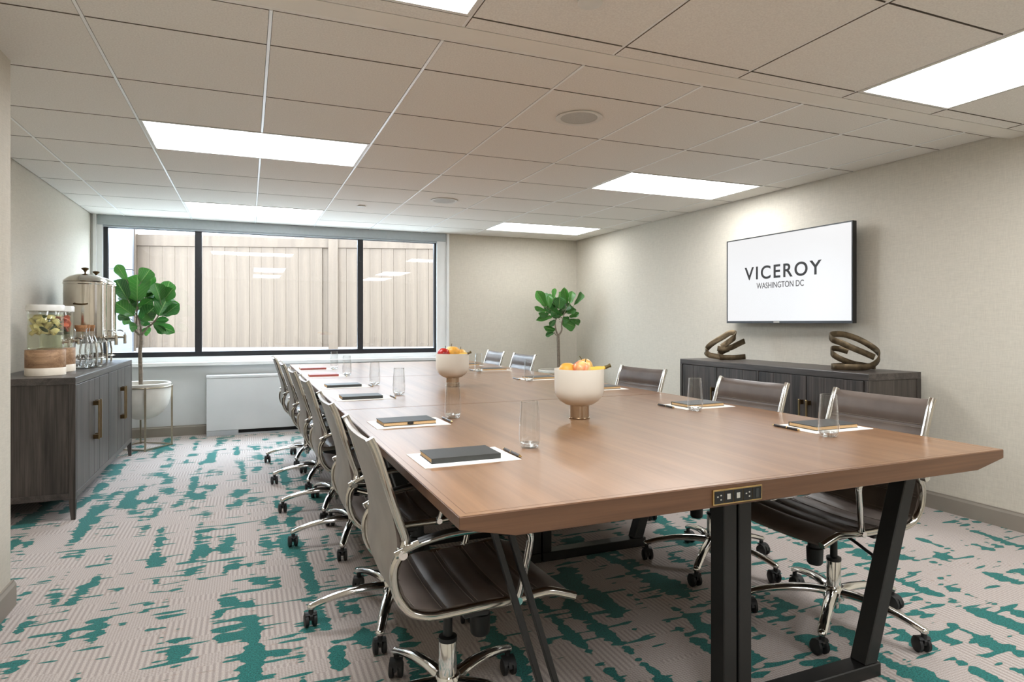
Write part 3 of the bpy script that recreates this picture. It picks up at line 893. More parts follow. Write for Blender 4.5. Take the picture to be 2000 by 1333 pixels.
# ------------------------------------------------------------------ place settings
paper_me = MB().box(-.148, .148, -.105, .105, 0, .0012).mesh('paper_sheet', 'paper')
def tumbler():
    t = thing('tumbler', 'x', 'glass', (0, 0, 0), 0, 'water tumblers on the table')
    outer = [(.0001, .0), (.023, .0), (.0275, .003), (.0325, .013), (.0350, .030), (.0348, .052), (.0332, .088), (.0306, .122), (.0290, .150)]
    MB().lathe(outer, 28, cap=False).build('wall', 'glass', t, smooth=True, angle=80)
    MB().lathe([(.0001, .0015), (.020, .0015), (.0268, .006), (.031, .016), (.026, .0145), (.0001, .010)], 28, cap=False).build('heavy_base', 'glass_base', t, smooth=True, angle=80)
    MB().lathe([(.0293, .1492), (.0293, .1508), (.0281, .1508), (.0281, .1492), (.0293, .1492)], 28, cap=False).build('rim', 'glass_base', t, smooth=True)
    return t
def notebook(mat, band):
    t = thing('notebook', 'x', 'notebook', (0, 0, 0), 0, 'notebooks on the table')
    MB().box(-.105, .105, -.066, .066, .0022, .0135).build('pages', 'pages', t)
    MB().box(-.107, .107, -.068, .068, .0135, .0158).build('cover', mat, t, bevel=.0006, segs=1)
    MB().box(-.107, .107, -.068, .068, .0, .0022).build('back_cover', mat, t, bevel=.0006, segs=1)
    MB().box(-.107, .107, -.0685, -.066, .0, .0158).build('spine', mat, t) if not band else MB().box(-.012, .012, -.0695, -.0655, .0045, .0125).build('pen_loop', 'plastic', t)
    return t
def pen():
    t = thing('pen', 'x', 'pen', (0, 0, 0), 0, 'pens on the table')
    MB().cyl((0, -.066, .0048), (0, .052, .0048), .0045, 10).build('barrel', 'pen', t, smooth=True)
    MB().sweep([(0, -.066, .0048), (0, -.078, .0046)], circ(.0045, .0045, 10), scales=[1, .3]).build('tip', 'gold', t, smooth=True)
    MB().cyl((0, .052, .0048), (0, .058, .0048), .0042, 10).build('end_cap', 'gold', t, smooth=True)
    MB().cyl((0, -.003, .0048), (0, .001, .0048), .0047, 10).build('ring', 'gold', t, smooth=True)
    return t
protos = {}
def put(kind, maker, loc, rz, label, group):
    if kind not in protos:
        protos[kind] = maker(); o = protos[kind]
        o.location = loc; o.rotation_euler = (0, 0, rz); o['label'] = label; o['group'] = group
        return o
    return dup(protos[kind], loc, rz, label, group)
S = 0.9488
left_sets = [(.635 * S, 1.94 * S, .02, 'book_black', 0, (.898 * S, 2.005 * S), (.800 * S, 1.935 * S)),
             (.635 * S, 2.69 * S, .02, 'book_black', 1, (.857 * S, 2.76 * S), (.808 * S, 2.697 * S)),
             (.605 * S, 3.69 * S, .03, 'book_black', 0, (.834 * S, 3.77 * S), (.775 * S, 3.67 * S)),
             (.600 * S, 4.40 * S, .03, 'book_black', 0, (.811 * S, 4.43 * S), (.772 * S, 4.37 * S)),
             (.570 * S, 5.32 * S, .03, 'book_red', 0, (.752 * S, 5.35 * S), (.730 * S, 5.28 * S)),
             (.560 * S, 6.12 * S, .03, 'book_red', 0, (.748 * S, 6.15 * S), (.722 * S, 6.07 * S))]
right_sets = [(2.185 * S, 1.93 * S, .0, 'book_black', 0, (2.03 * S, 1.765 * S), (2.02 * S, 1.955 * S)),
              (2.150 * S, 2.68 * S, .03, 'book_black', 0, (2.023 * S, 2.535 * S), (1.975 * S, 2.70 * S)),
              (2.120 * S, 3.62 * S, .03, 'book_black', 0, (1.985 * S, 3.50 * S), (1.955 * S, 3.66 * S)),
              (2.070 * S, 4.44 * S, .03, 'book_black', 0, (1.916 * S, 4.29 * S), (1.890 * S, 4.46 * S)),
              (2.050 * S, 5.42 * S, .03, 'book_black', 0, (1.885 * S, 5.31 * S), (1.862 * S, 5.42 * S)),
              (2.030 * S, 6.10 * S, .03, 'book_black', 0, (1.850 * S, 5.98 * S), (1.835 * S, 6.10 * S))]
order = ['nearest the camera', 'second from the camera', 'third from the camera', 'fourth from the camera', 'fifth from the camera', 'farthest from the camera']
for side, sets in (('left', left_sets), ('right', right_sets)):
    for k, (x, y, a, bookmat, band, gl, pn) in enumerate(sets):
        p = link('paper_sheet', paper_me); p.location = (x, y, TZ + .0002); p.rotation_euler = (0, 0, a)
        tag(p, f'white paper sheet under a notebook on the {side} side, {order[k]}', 'paper', 'paper sheets on the table')
        flip = PI if side == 'right' else 0.0
        dxn = -.008 if side == 'left' else .008
        colour = 'red brown' if bookmat == 'book_red' else 'black'
        put(bookmat + str(band), lambda: notebook(bookmat, band), (x + dxn, y + .004, TZ + .0014), a + (0.015 if k % 2 else -0.02) + (PI / 1 if side == 'right' else 0), f'{colour} notebook on a paper sheet, left side, {order[k]}' if side == 'left' else f'{colour} notebook on a paper sheet, right side, {order[k]}', 'notebooks on the table')
        put('tumbler', tumbler, (gl[0], gl[1], TZ + .0002), 0, f'clear water tumbler on the {side} side, {order[k]}', 'water tumblers on the table')
        onp = abs(pn[0] - x) < .15 and abs(pn[1] - y) < .105
        put('pen', pen, (pn[0], pn[1], TZ + (.0014 if onp else .0002)), (.02 if side == 'left' else -.02) + (PI if side == 'right' else 0), f'slim dark pen beside the notebook on the {side} side, {order[k]}', 'pens on the table')

# ------------------------------------------------------------------ fruit bowls
def bowl(loc, label):
    t = thing('fruit_bowl', label, 'bowl', loc, 0, 'footed fruit bowls')
    MB().lathe([(.0001, .0), (.044, .0), (.046, .002), (.046, .004), (.0425, .005), (.0425, .056), (.0001, .056)], 32, cap=False).build('foot', 'steel_warm', t, smooth=True)
    MB().lathe([(.0001, .053), (.030, .053), (.058, .060), (.082, .075), (.098, .095), (.1045, .115), (.106, .135), (.106, .210), (.1055, .2115), (.1035, .2115), (.103, .210), (.102, .135), (.098, .112), (.080, .085), (.050, .068), (.0001, .064)], 48, cap=False).build('cup', 'bowl', t, smooth=True)
    return t
M['steel_warm'] = plain('warm_nickel_foot', (186, 168, 146), 0.16, 1.0, var=0.05, scale=10)
def apple(loc, r, mat, label, group, tilt=(0, 0), cat='apple', squash=.92, stem=True):
    t = thing(cat, label, cat, loc, random.uniform(0, 6), group)
    t.rotation_euler = (tilt[0], tilt[1], t.rotation_euler[2])
    prof = []
    for i in range(15):
        th = PI * i / 14
        rr = r * math.sin(th) * (1.0 + .04 * math.cos(th))
        zz = -r * squash * math.cos(th)
        if i > 10: zz -= r * .16 * ((i - 10) / 4) ** 2
        prof.append((max(rr, 1e-6), zz))
    MB().lathe(prof, 22, cap=False).build('skin', mat, t, smooth=True, angle=80)
    if stem:
        MB().tube([(0, 0, r * .68), (.002, 0, r * .95), (.006, .001, r * 1.25)], .0022, 6).build('stem', 'stem', t, smooth=True)
    return t
def banana(loc, rz, label, group, L_=.16, bend=1.2, rx=0.0):
    t = thing('banana', label, 'banana', loc, rz, group)
    t.rotation_euler = (rx, 0, rz)
    R = L_ / bend
    pts = [(R * math.sin(bend * (i / 12 - .5)), 0, R * (1 - math.cos(bend * (i / 12 - .5)))) for i in range(13)]
    sc = [.55, .8, .95, 1, 1, 1, 1, 1, 1, .95, .8, .55, .4]
    MB().sweep(pts, circ(.0175, .0165, 6), side=(0, 1, 0), scales=sc).build('peel', 'banana', t, smooth=True, angle=70)
    e = Vector(pts[-1]); d = (e - Vector(pts[-2])).normalized()
    MB().sweep([e - d * .002, e + d * .014, e + d * .024], circ(.0085, .0085, 6), side=(0, 1, 0), scales=[1, .9, 1.15]).build('stalk', 'stem', t, smooth=True)
    return t
b1 = (1.311, 2.408, TZ + .0003)
bowl(b1, 'larger looking cream footed fruit bowl nearer the camera')
rg = 'fruit in the nearer bowl'
# camera right and forward, level with the floor: for arranging fruit as it is seen
RV, FV = Vector((CS, -SN, 0)), Vector((SN, CS, 0))
def inb(b, r, f, z): 
    p = Vector(b) + RV * r + FV * f; return (p.x, p.y, b[2] + z)
apple(inb(b1, -.052, -.028, .205), .038, 'orange', 'round orange at the left of the nearer fruit bowl', rg, cat='orange', squash=.97, stem=False)
apple(inb(b1, .006, -.044, .212), .039, 'apple_mix', 'red and yellow blushed apple at the front of the nearer bowl', rg, tilt=(.3, -.5))
apple(inb(b1, .024, .034, .218), .039, 'apple_gold', 'golden apple at the back of the nearer bowl', rg, tilt=(-.2, .2))
banana(inb(b1, .056, -.012, .206), -YAW + .12, 'yellow banana with dark tip at the right of the nearer bowl', rg, .115, .8)
apple(inb(b1, -.030, .045, .180), .040, 'apple_mix', 'blushed apple low at the back of the nearer bowl', rg)
b2 = (1.215, 3.925, TZ + .0003)
bowl(b2, 'cream footed fruit bowl farther along the table')
rg2 = 'fruit in the farther bowl'
apple(inb(b2, -.052, -.030, .210), .042, 'apple_red', 'shiny red apple at the left of the farther bowl', rg2, tilt=(.2, -.3))
apple(inb(b2, .008, -.010, .218), .042, 'orange', 'orange in the middle of the farther bowl', rg2, cat='orange', squash=.97, stem=False)
apple(inb(b2, -.012, .050, .222), .040, 'apple_gold', 'golden apple at the back of the farther bowl', rg2)
banana(inb(b2, .048, -.022, .200), -YAW - .1, 'yellow banana with brown tip at the right of the farther bowl', rg2, .11, .9)
apple(inb(b2, .050, .040, .205), .038, 'apple_gold', 'yellow apple behind the banana in the farther bowl', rg2)

# ------------------------------------------------------------------ credenzas
def credenza(loc, rz, Lc, label, D_=.465, Hc=.842, group='smoked oak credenzas'):
    """x runs from the back to the front, y along its length, both centred at the base"""
    t = thing('credenza', label, 'credenza', loc, rz, group)
    h = Lc / 2; d = D_ / 2
    zb = .125
    MB().box(-d, d, -h, h, Hc - .042, Hc).build('top', 'cred_y', t, bevel=.002, segs=1)
    for s in (-1, 1):
        y0, y1 = s * h, s * (h - .028)
        MB().box(-d + .03, d - .034, s * (h - .006), y1, zb, Hc - .042).build('side_panel', 'cred_z', t)
        for xx in (-d, d - .034):
            MB().box(xx, xx + .034, y0, y1, zb, Hc - .042).build('corner_post', 'cred_z', t, bevel=.001, segs=1)
        MB().box(-d + .034, d - .034, y0, y1, zb, zb + .035).build('side_rail', 'cred_y', t)
    MB().box(-d, -d + .012, -h + .028, h - .028, zb, Hc - .042).build('back_panel', 'cred_y', t)
    MB().box(-d + .012, d - .034, -h + .028, h - .028, zb, zb + .02).build('bottom_panel', 'cred_y', t)
    MB().box(d - .03, d, -h + .034, h - .034, zb, zb + .036).build('bottom_rail', 'cred_y', t, bevel=.001, segs=1)
    MB().box(d - .03, d, -.009, .009, zb + .036, Hc - .042).build('centre_stile', 'cred_z', t)
    for sx in (-1, 1):
        for sy in (-1, 1):
            x0, y0 = sx * d, sy * h
            MB().hexa([(x0 - sx * .002, y0 - sy * .002, 0), (x0 - sx * .024, y0 - sy * .002, 0), (x0 - sx * .024, y0 - sy * .024, 0), (x0 - sx * .002, y0 - sy * .024, 0)],
                      [(x0, y0, zb), (x0 - sx * .036, y0, zb), (x0 - sx * .036, y0 - sy * .036, zb), (x0, y0 - sy * .036, zb)]).build('leg', 'cred_z', t, bevel=.001, segs=1)
    dz0, dz1 = zb + .039, Hc - .046
    wd = (Lc - .068 - .018) / 4
    edges = [-h + .034, -h + .034 + wd, .009, .009 + wd]
    for k, y0 in enumerate(edges):
        dr = bpy.data.objects.new('door', MB().box(d - .026, d - .008, y0 + .0025, y0 + wd - .0025, dz0, dz1).mesh('door', 'cred_z')); C.objects.link(dr); dr.parent = t
        npl = 3
        for q in range(npl):
            a = y0 + .0025 + (wd - .005) * q / npl; b = y0 + .0025 + (wd - .005) * (q + 1) / npl
            MB().box(d - .008, d - .0005 - .0006 * ((q + k) % 2), a + .0007, b - .0007, dz0, dz1).build('plank', 'cred_z', dr, bevel=.0012, segs=1)
        hy = y0 + wd - .03 if k % 2 == 0 else y0 + .03
        hz0, hz1 = .395, .655
        MB().box(d + .026, d + .036, hy - .006, hy + .006, hz0, hz1).build('handle', 'brass', dr, bevel=.0015, segs=1)
        for z in (hz0 + .004, hz1 - .034):
            MB().box(d - .001, d + .027, hy - .009, hy + .009, z, z + .03).build('handle_mount', 'brass_dark', dr, bevel=.001, segs=1)
    return t
LCY0, LCY1 = 4.46, 6.44
credenza((-1.172, (LCY0 + LCY1) / 2, 0), 0, LCY1 - LCY0, 'dark oak credenza on the left holding drink dispensers and urns')
RCY0, RCY1 = 2.70, 4.50
RH = .857
credenza((3.665, (RCY0 + RCY1) / 2, 0), PI, RCY1 - RCY0, 'dark oak credenza below the television on the right', Hc=RH)

# ------------------------------------------------------------------ bronze ribbon sculptures
def ribbon(m, pts, w=.013, th=.005, side=(0, 0, 1), closed=False):
    prof = [(-w, -th * .5), (-w * .8, -th), (w * .8, -th), (w, -th * .5), (w, th * .5), (w * .8, th), (-w * .8, th), (-w, th * .5)]
    m.sweep(smooth_path(pts, 7, closed), prof, side=side, closed=closed)
sc2 = (3.66, 2.985, RH)
def sp(c, x, y, depth, x0, y0, k):
    """sculpture drawing: picture right, picture up and depth, in metres about its base"""
    r, z = (x - x0) * k, (y0 - y) * k
    p = RV * r + FV * depth
    return (p.x, p.y, max(z, .0228))
t2 = thing('ribbon_sculpture', 'looping bronze ribbon sculpture at the near end of the right credenza', 'sculpture', sc2, 0, 'bronze ribbon sculptures')
k2, q2 = .000252, (900, 1130)
f2 = lambda x, y, d: sp(sc2, x, y, d, q2[0], q2[1], k2)
m = MB(); ribbon(m, [f2(1310, 790, -.05), f2(1080, 690, -.055), f2(800, 570, -.05), f2(520, 430, -.03), f2(360, 350, .0), f2(350, 250, .04), f2(500, 205, .07), f2(800, 215, .08), f2(1150, 330, .075), f2(1430, 500, .055), f2(1550, 650, .02), f2(1520, 800, -.015), f2(1360, 940, -.045), f2(1100, 1030, -.07), f2(800, 1080, -.075), f2(500, 1080, -.06), f2(340, 1080, -.02), f2(400, 1080, .03), f2(700, 1080, .06), f2(1100, 1080, .06), f2(1400, 1080, .03), f2(1420, 1080, -.01)], w=.0195)
m.build('upper_loop', 'bronze', t2, smooth=True, angle=50)
m = MB(); ribbon(m, [f2(850, 660, .05), f2(620, 590, .065), f2(430, 590, .05), f2(345, 690, .01), f2(430, 800, -.02), f2(650, 900, -.025), f2(900, 970, 0), f2(1150, 1010, .03), f2(1350, 1070, .04)], w=.0185)
m.build('lower_loop', 'bronze', t2, smooth=True, angle=50)
sc1 = (3.66, 4.19, RH)
t1 = thing('ribbon_sculpture', 'slanting bronze ribbon sculpture at the far end of the right credenza', 'sculpture', sc1, 0, 'bronze ribbon sculptures')
k1, q1 = .000284, (1000, 1090)
f1 = lambda x, y, d: sp(sc1, x, y, d, q1[0], q1[1], k1)
m = MB(); ribbon(m, [f1(820, 700, -.04), f1(1000, 560, -.055), f1(1200, 420, -.04), f1(1260, 310, .0), f1(1150, 300, .03), f1(950, 430, .045), f1(700, 580, .05), f1(520, 720, .04), f1(440, 840, .02), f1(500, 940, .0), f1(700, 980, -.01), f1(900, 1010, -.02)], w=.0225, side=(.25, .1, 1))
m.build('upper_loop', 'bronze', t1, smooth=True, angle=50)
m = MB(); ribbon(m, [f1(1560, 540, .02), f1(1330, 620, -.02), f1(1080, 720, -.05), f1(850, 760, -.055), f1(700, 745, -.04)], w=.0225, side=(.1, .1, 1))
m.build('middle_bar', 'bronze', t1, smooth=True, angle=50)
m = MB(); ribbon(m, [f1(1100, 770, .02), f1(930, 850, .03), f1(800, 930, .02), f1(810, 1010, -.02), f1(950, 1045, -.04), f1(1200, 1045, -.045), f1(1520, 985, -.03)], w=.0215)
m.build('lower_loop', 'bronze', t1, smooth=True, angle=50)

# ------------------------------------------------------------------ television
tv = thing('television', 'wall mounted flat television showing the VICEROY WASHINGTON DC logo', 'television', (3.87, 3.785, 1.162))
TL, TH = 1.252, .713
h = TL / 2
MB().box(-.002, .03, -h, h, 0, TH).build('housing', 'tvblack', tv, bevel=.003)
fr = MB().box(-.010, -.001, -h, h, 0, .018).box(-.010, -.001, -h, h, TH - .009, TH).box(-.010, -.001, -h, -h + .009, .018, TH - .009).box(-.010, -.001, h - .009, h, .018, TH - .009)
fr.build('bezel', 'tvblack', tv)
MB().box(-.006, -.0015, -h + .009, h - .009, .018, TH - .009).build('screen', 'screen', tv)
MB().box(-.013, -.009, .03, .09, .004, .013).build('badge', 'usb', tv, bevel=.001, segs=1)
MB().box(.03, .108, -.16, .16, .22, .52).build('wall_mount', 'tvblack', tv)
def lettering(text, size, y_left, y_right, z, name, mat, spacing=1.0, extrude=.0004, bold=0.0):
    cu = bpy.data.curves.new('lettering', 'FONT')
    cu.body = text; cu.size = size; cu.space_character = spacing; cu.extrude = extrude
    cu.offset = bold
    ob = bpy.data.objects.new('lettering', cu); C.objects.link(ob)
    bpy.context.view_layer.update()
    dg = bpy.context.evaluated_depsgraph_get()
    me = bpy.data.meshes.new_from_object(ob.evaluated_get(dg))
    bpy.data.objects.remove(ob)
    xs_ = [v.co.x for v in me.vertices]; x0, x1 = min(xs_), max(xs_)
    k = (y_left - y_right) / (x1 - x0)
    for v in me.vertices:
        x, y, zz = v.co
        v.co = (-.0066 - zz, y_left - (x - x0) * k, z + y)
    me.materials.clear(); me.materials.append(M[mat])
    return link(name, me, tv)
lettering('VICEROY', .148, .412, -.365, .362, 'logo_lettering', 'ink', 1.22, bold=.0024)
lettering('WASHINGTON DC', .066, .276, -.205, .283, 'place_lettering', 'ink_grey', 1.0, bold=.0006)

# ------------------------------------------------------------------ drinks on the left credenza
LZ = .842
def dispenser(loc, label, kind):
    t = thing('drink_dispenser', label, 'drink dispenser', loc, 0, 'glass drink dispensers')
    st = MB().lathe([(.0001, .048), (.104, .048), (.1045, .049), (.1045, .156), (.1035, .158), (.0001, .158)], 40, cap=False).build('wooden_stand', 'cutwood', t, smooth=True)
    MB().lathe([(.0001, .0), (.1035, .0), (.1055, .002), (.1055, .046), (.104, .048), (.0001, .048)], 40, cap=False).build('marble_foot', 'marble', t, smooth=True)
    MB().lathe([(.0001, .1585), (.086, .1585), (.092, .163), (.0935, .170), (.0935, .395), (.092, .40)], 40, cap=False).build('jar', 'jar', t, smooth=True, angle=80)
    MB().lathe([(.0001, .163), (.0895, .165), (.0895, .375), (.0001, .375)], 36, cap=False).build('water', 'water', t, smooth=True)
    MB().lathe([(.095, .395), (.0985, .397), (.0985, .428), (.094, .434), (.0001, .436), (.0001, .428), (.09, .424), (.0925, .395)], 40, cap=False).build('lid', 'lidglass', t, smooth=True)
    # spigot towards the room
    sg = MB().cyl((.088, 0, .205), (.125, 0, .205), .0085, 12).cyl((.122, 0, .214), (.122, 0, .178), .0075, 12).cyl((.088, 0, .205), (.096, 0, .205), .016, 16).build('spigot', 'steel', t, smooth=True)
    MB().sweep([(.105, 0, .218), (.122, 0, .226), (.150, 0, .214)], circ(.006, .0035, 8), side=(0, 1, 0)).build('tap_lever', 'steel', sg, smooth=True)
    rnd = random.Random(5 if kind == 'melon' else 9)
    if kind == 'melon':
        pm = [MB().hexa([(-.026, -.012, -.012), (.026, -.012, -.012), (.026, .014, -.012), (-.026, .014, -.012)], [(-.020, -.010, .014), (.018, -.006, .014), (.018, .008, .012), (-.020, .010, .012)]).mesh('fruit_piece', 'fruit_pale', smooth=True, bevel=.006), MB().ball((0, 0, 0), .020, 1.5, .8, .3, 8, 5).mesh('mint_leaf', 'herb', smooth=True)]
        for i in range(44):
            a = rnd.uniform(0, 2 * PI); rr = .062 if i % 3 else .03
            o = link('fruit_piece' if i % 4 else 'mint_leaf', pm[0 if i % 4 else 1], t)
            o.location = (rr * math.cos(a), rr * math.sin(a), rnd.uniform(.268, .362)); o.rotation_euler = (rnd.uniform(-.9, .9), rnd.uniform(-.9, .9), rnd.uniform(0, 6))
    else:
        pm = [MB().lathe([(.0001, -.004), (.034, -.004), (.037, 0), (.034, .004), (.0001, .004)], 16, cap=False).mesh('citrus_slice', 'citrus', smooth=True), MB().ball((0, 0, 0), .022, 1.4, .8, .35, 8, 5).mesh('mint_leaf', 'herb', smooth=True)]
        for i in range(24):
            a = rnd.uniform(0, 2 * PI)
            o = link('citrus_slice', pm[0], t)
            o.location = (.045 * math.cos(a), .045 * math.sin(a), rnd.uniform(.285, .362)); o.rotation_euler = (rnd.uniform(.2, 1.1), rnd.uniform(-.8, .8), rnd.uniform(0, 6))
        for i in range(8):
            a = rnd.uniform(0, 2 * PI)
            o = link('mint_leaf', pm[1], t); o.location = (.05 * math.cos(a), .05 * math.sin(a), rnd.uniform(.25, .28)); o.rotation_euler = (rnd.uniform(-.6, .6), rnd.uniform(-.6, .6), rnd.uniform(0, 6))
    return t
M['lidglass'] = plain('frosted_lid', (222, 220, 214), 0.35, var=0.03)
dispenser((-1.155, 4.74, LZ), 'glass drink dispenser with pale melon chunks and mint, nearest the camera', 'melon')
dispenser((-1.172, 5.06, LZ), 'glass drink dispenser with red grapefruit slices, behind the melon one', 'citrus')
tray = thing('serving_tray', 'thin oval glass tray under the corked bottles', 'tray', (-1.11, 5.435, LZ))
MB().lathe([(.0001, .0), (.95, .0), (1.0, .006), (1.0, .008), (.95, .003), (.0001, .003)], 40, cap=False).build('plate', 'glass_base', tray, smooth=True)
ch = children_of(tray)[0]; ch.scale = (.13, .195, 1)
def bottle(loc, label, k=1.0, nk=1.0):
    t = thing('glass_bottle', label, 'bottle', loc, 0, 'corked glass water bottles')
    pr_ = [(.0001, .0), (.038, .0), (.0415, .004), (.0415, .165), (.039, .182), (.019 * nk + .006, .212), (.019 * nk, .235), (.0185 * nk, .272), (.0205 * nk, .276), (.0205 * nk, .282)]
    MB().lathe([(r * k, z) for r, z in pr_], 28, cap=False).build('body', 'glass', t, smooth=True, angle=80)
    MB().lathe([(.0001, .002), (.037 * k, .003), (.039 * k, .006), (.039 * k, .010), (.0001, .012)], 28, cap=False).build('thick_base', 'glass_base', t, smooth=True)
    MB().lathe([(.0001, .258), (.0165 * nk, .258), (.0195 * nk, .283), (.021 * nk, .285), (.0215 * nk, .303), (.0001, .304)], 20, cap=False).build('cork', 'cork', t, smooth=True)
    return t
bottle((-1.085, 5.30, LZ + .0035), 'corked glass bottle standing nearest, in front of the urns', 1.12, 1.75)
bottle((-1.08, 5.45, LZ + .0035), 'middle one of the three corked bottles along the credenza edge')
bottle((-1.075, 5.585, LZ + .0035), 'farthest of the three corked bottles along the credenza edge')
bottle((-1.185, 5.40, LZ + .0035), 'corked bottle half hidden behind the second dispenser')
def urn(loc, label):
    t = thing('beverage_urn', label, 'beverage urn', loc, 0, 'polished steel beverage urns')
    MB().lathe([(.0001, .165), (.10, .165), (.128, .172), (.138, .19), (.140, .22), (.140, .615), (.1445, .62), (.1445, .632), (.140, .636), (.0001, .636)], 48, cap=False).build('tank', 'steel', t, smooth=True)
    lid = MB().lathe([(.141, .637), (.143, .642), (.138, .652), (.105, .678), (.06, .695), (.02, .701), (.0001, .701)], 48, cap=False).build('lid', 'steel', t, smooth=True)
    MB().lathe([(.0001, .700), (.006, .700), (.005, .712), (.010, .722), (.024, .736), (.026, .742), (.014, .748), (.0001, .750)], 20, cap=False).build('finial', 'brass_dark', lid, smooth=True)
    for k in range(4):
        a = PI / 4 + PI / 2 * k
        MB().sweep([(.118 * math.cos(a), .118 * math.sin(a), .18), (.132 * math.cos(a), .132 * math.sin(a), .10), (.128 * math.cos(a), .128 * math.sin(a), .0)], circ(.007, .007, 10), scales=[1.3, 1, 1]).build('leg', 'steel', t, smooth=True)
    MB().tube([(.128 * math.cos(2 * PI * i / 32), .128 * math.sin(2 * PI * i / 32), .055) for i in range(32)], .005, 8, closed=True).build('foot_ring', 'steel', t, smooth=True)
    MB().lathe([(.0001, .04), (.05, .04), (.055, .05), (.055, .075), (.05, .08), (.0001, .08)], 24, cap=False).build('burner', 'steel', t, smooth=True)
    for s in (-1, 1):
        MB().tube(smooth_path([(-.04, s * .133, .47), (-.04, s * .155, .465), (0, s * .163, .462), (.04, s * .155, .465), (.04, s * .133, .47)], 4), .006, 8).build('side_handle', 'brass_dark', t, smooth=True)
    tp = MB().cyl((.135, 0, .205), (.205, 0, .205), .010, 14).cyl((.205, 0, .225), (.205, 0, .150), .0125, 14).cyl((.138, 0, .205), (.150, 0, .205), .022, 18).build('tap', 'steel', t, smooth=True)
    MB().sweep([(.205, 0, .225), (.205, 0, .245), (.175, 0, .262), (.150, 0, .262)], circ(.006, .005, 8), side=(0, 1, 0)).build('tap_lever', 'steel', tp, smooth=True)
    return t
urn((-1.155, 5.78, LZ), 'tall polished steel beverage urn with side handle, nearer one')
urn((-1.150, 6.135, LZ), 'tall polished steel beverage urn farther back, beside the plant')

# ------------------------------------------------------------------ fiddle leaf figs in footed planters
def leaf_mesh(fold, droop, wav):
    nl, nw = 9, 6
    vs, fs, uv = [], [], []
    wprof = [.06, .46, .62, .68, .78, .92, 1.0, .96, .74, .16]
    for i in range(nl + 1):
        t = i / nl
        w = wprof[i] * .5
        for j in range(nw + 1):
            q = -1 + 2 * j / nw
            x = q * w
            z = fold * abs(q) * w - droop * t * t + wav * math.sin(t * 9 + q * 2.0) * abs(q)
            vs.append((x, t, z)); uv.append((.5 + q * .5, t))
    k = nw + 1
    for i in range(nl):
        for j in range(nw):
            a = i * k + j
            fs.append((a, a + 1, a + k + 1, a + k))
    me = bpy.data.meshes.new('leaf')
    me.from_pydata(vs, [], fs)
    l = me.uv_layers.new(name='UVMap')
    for p in me.polygons:
        p.use_smooth = True
        for li, vi in zip(p.loop_indices, p.vertices): l.data[li].uv = uv[vi]
    me.materials.append(M['leaf'])
    return me
leaf_mes = [leaf_mesh(.35, .10, .03), leaf_mesh(.22, .22, .045), leaf_mesh(.5, .05, .025)]
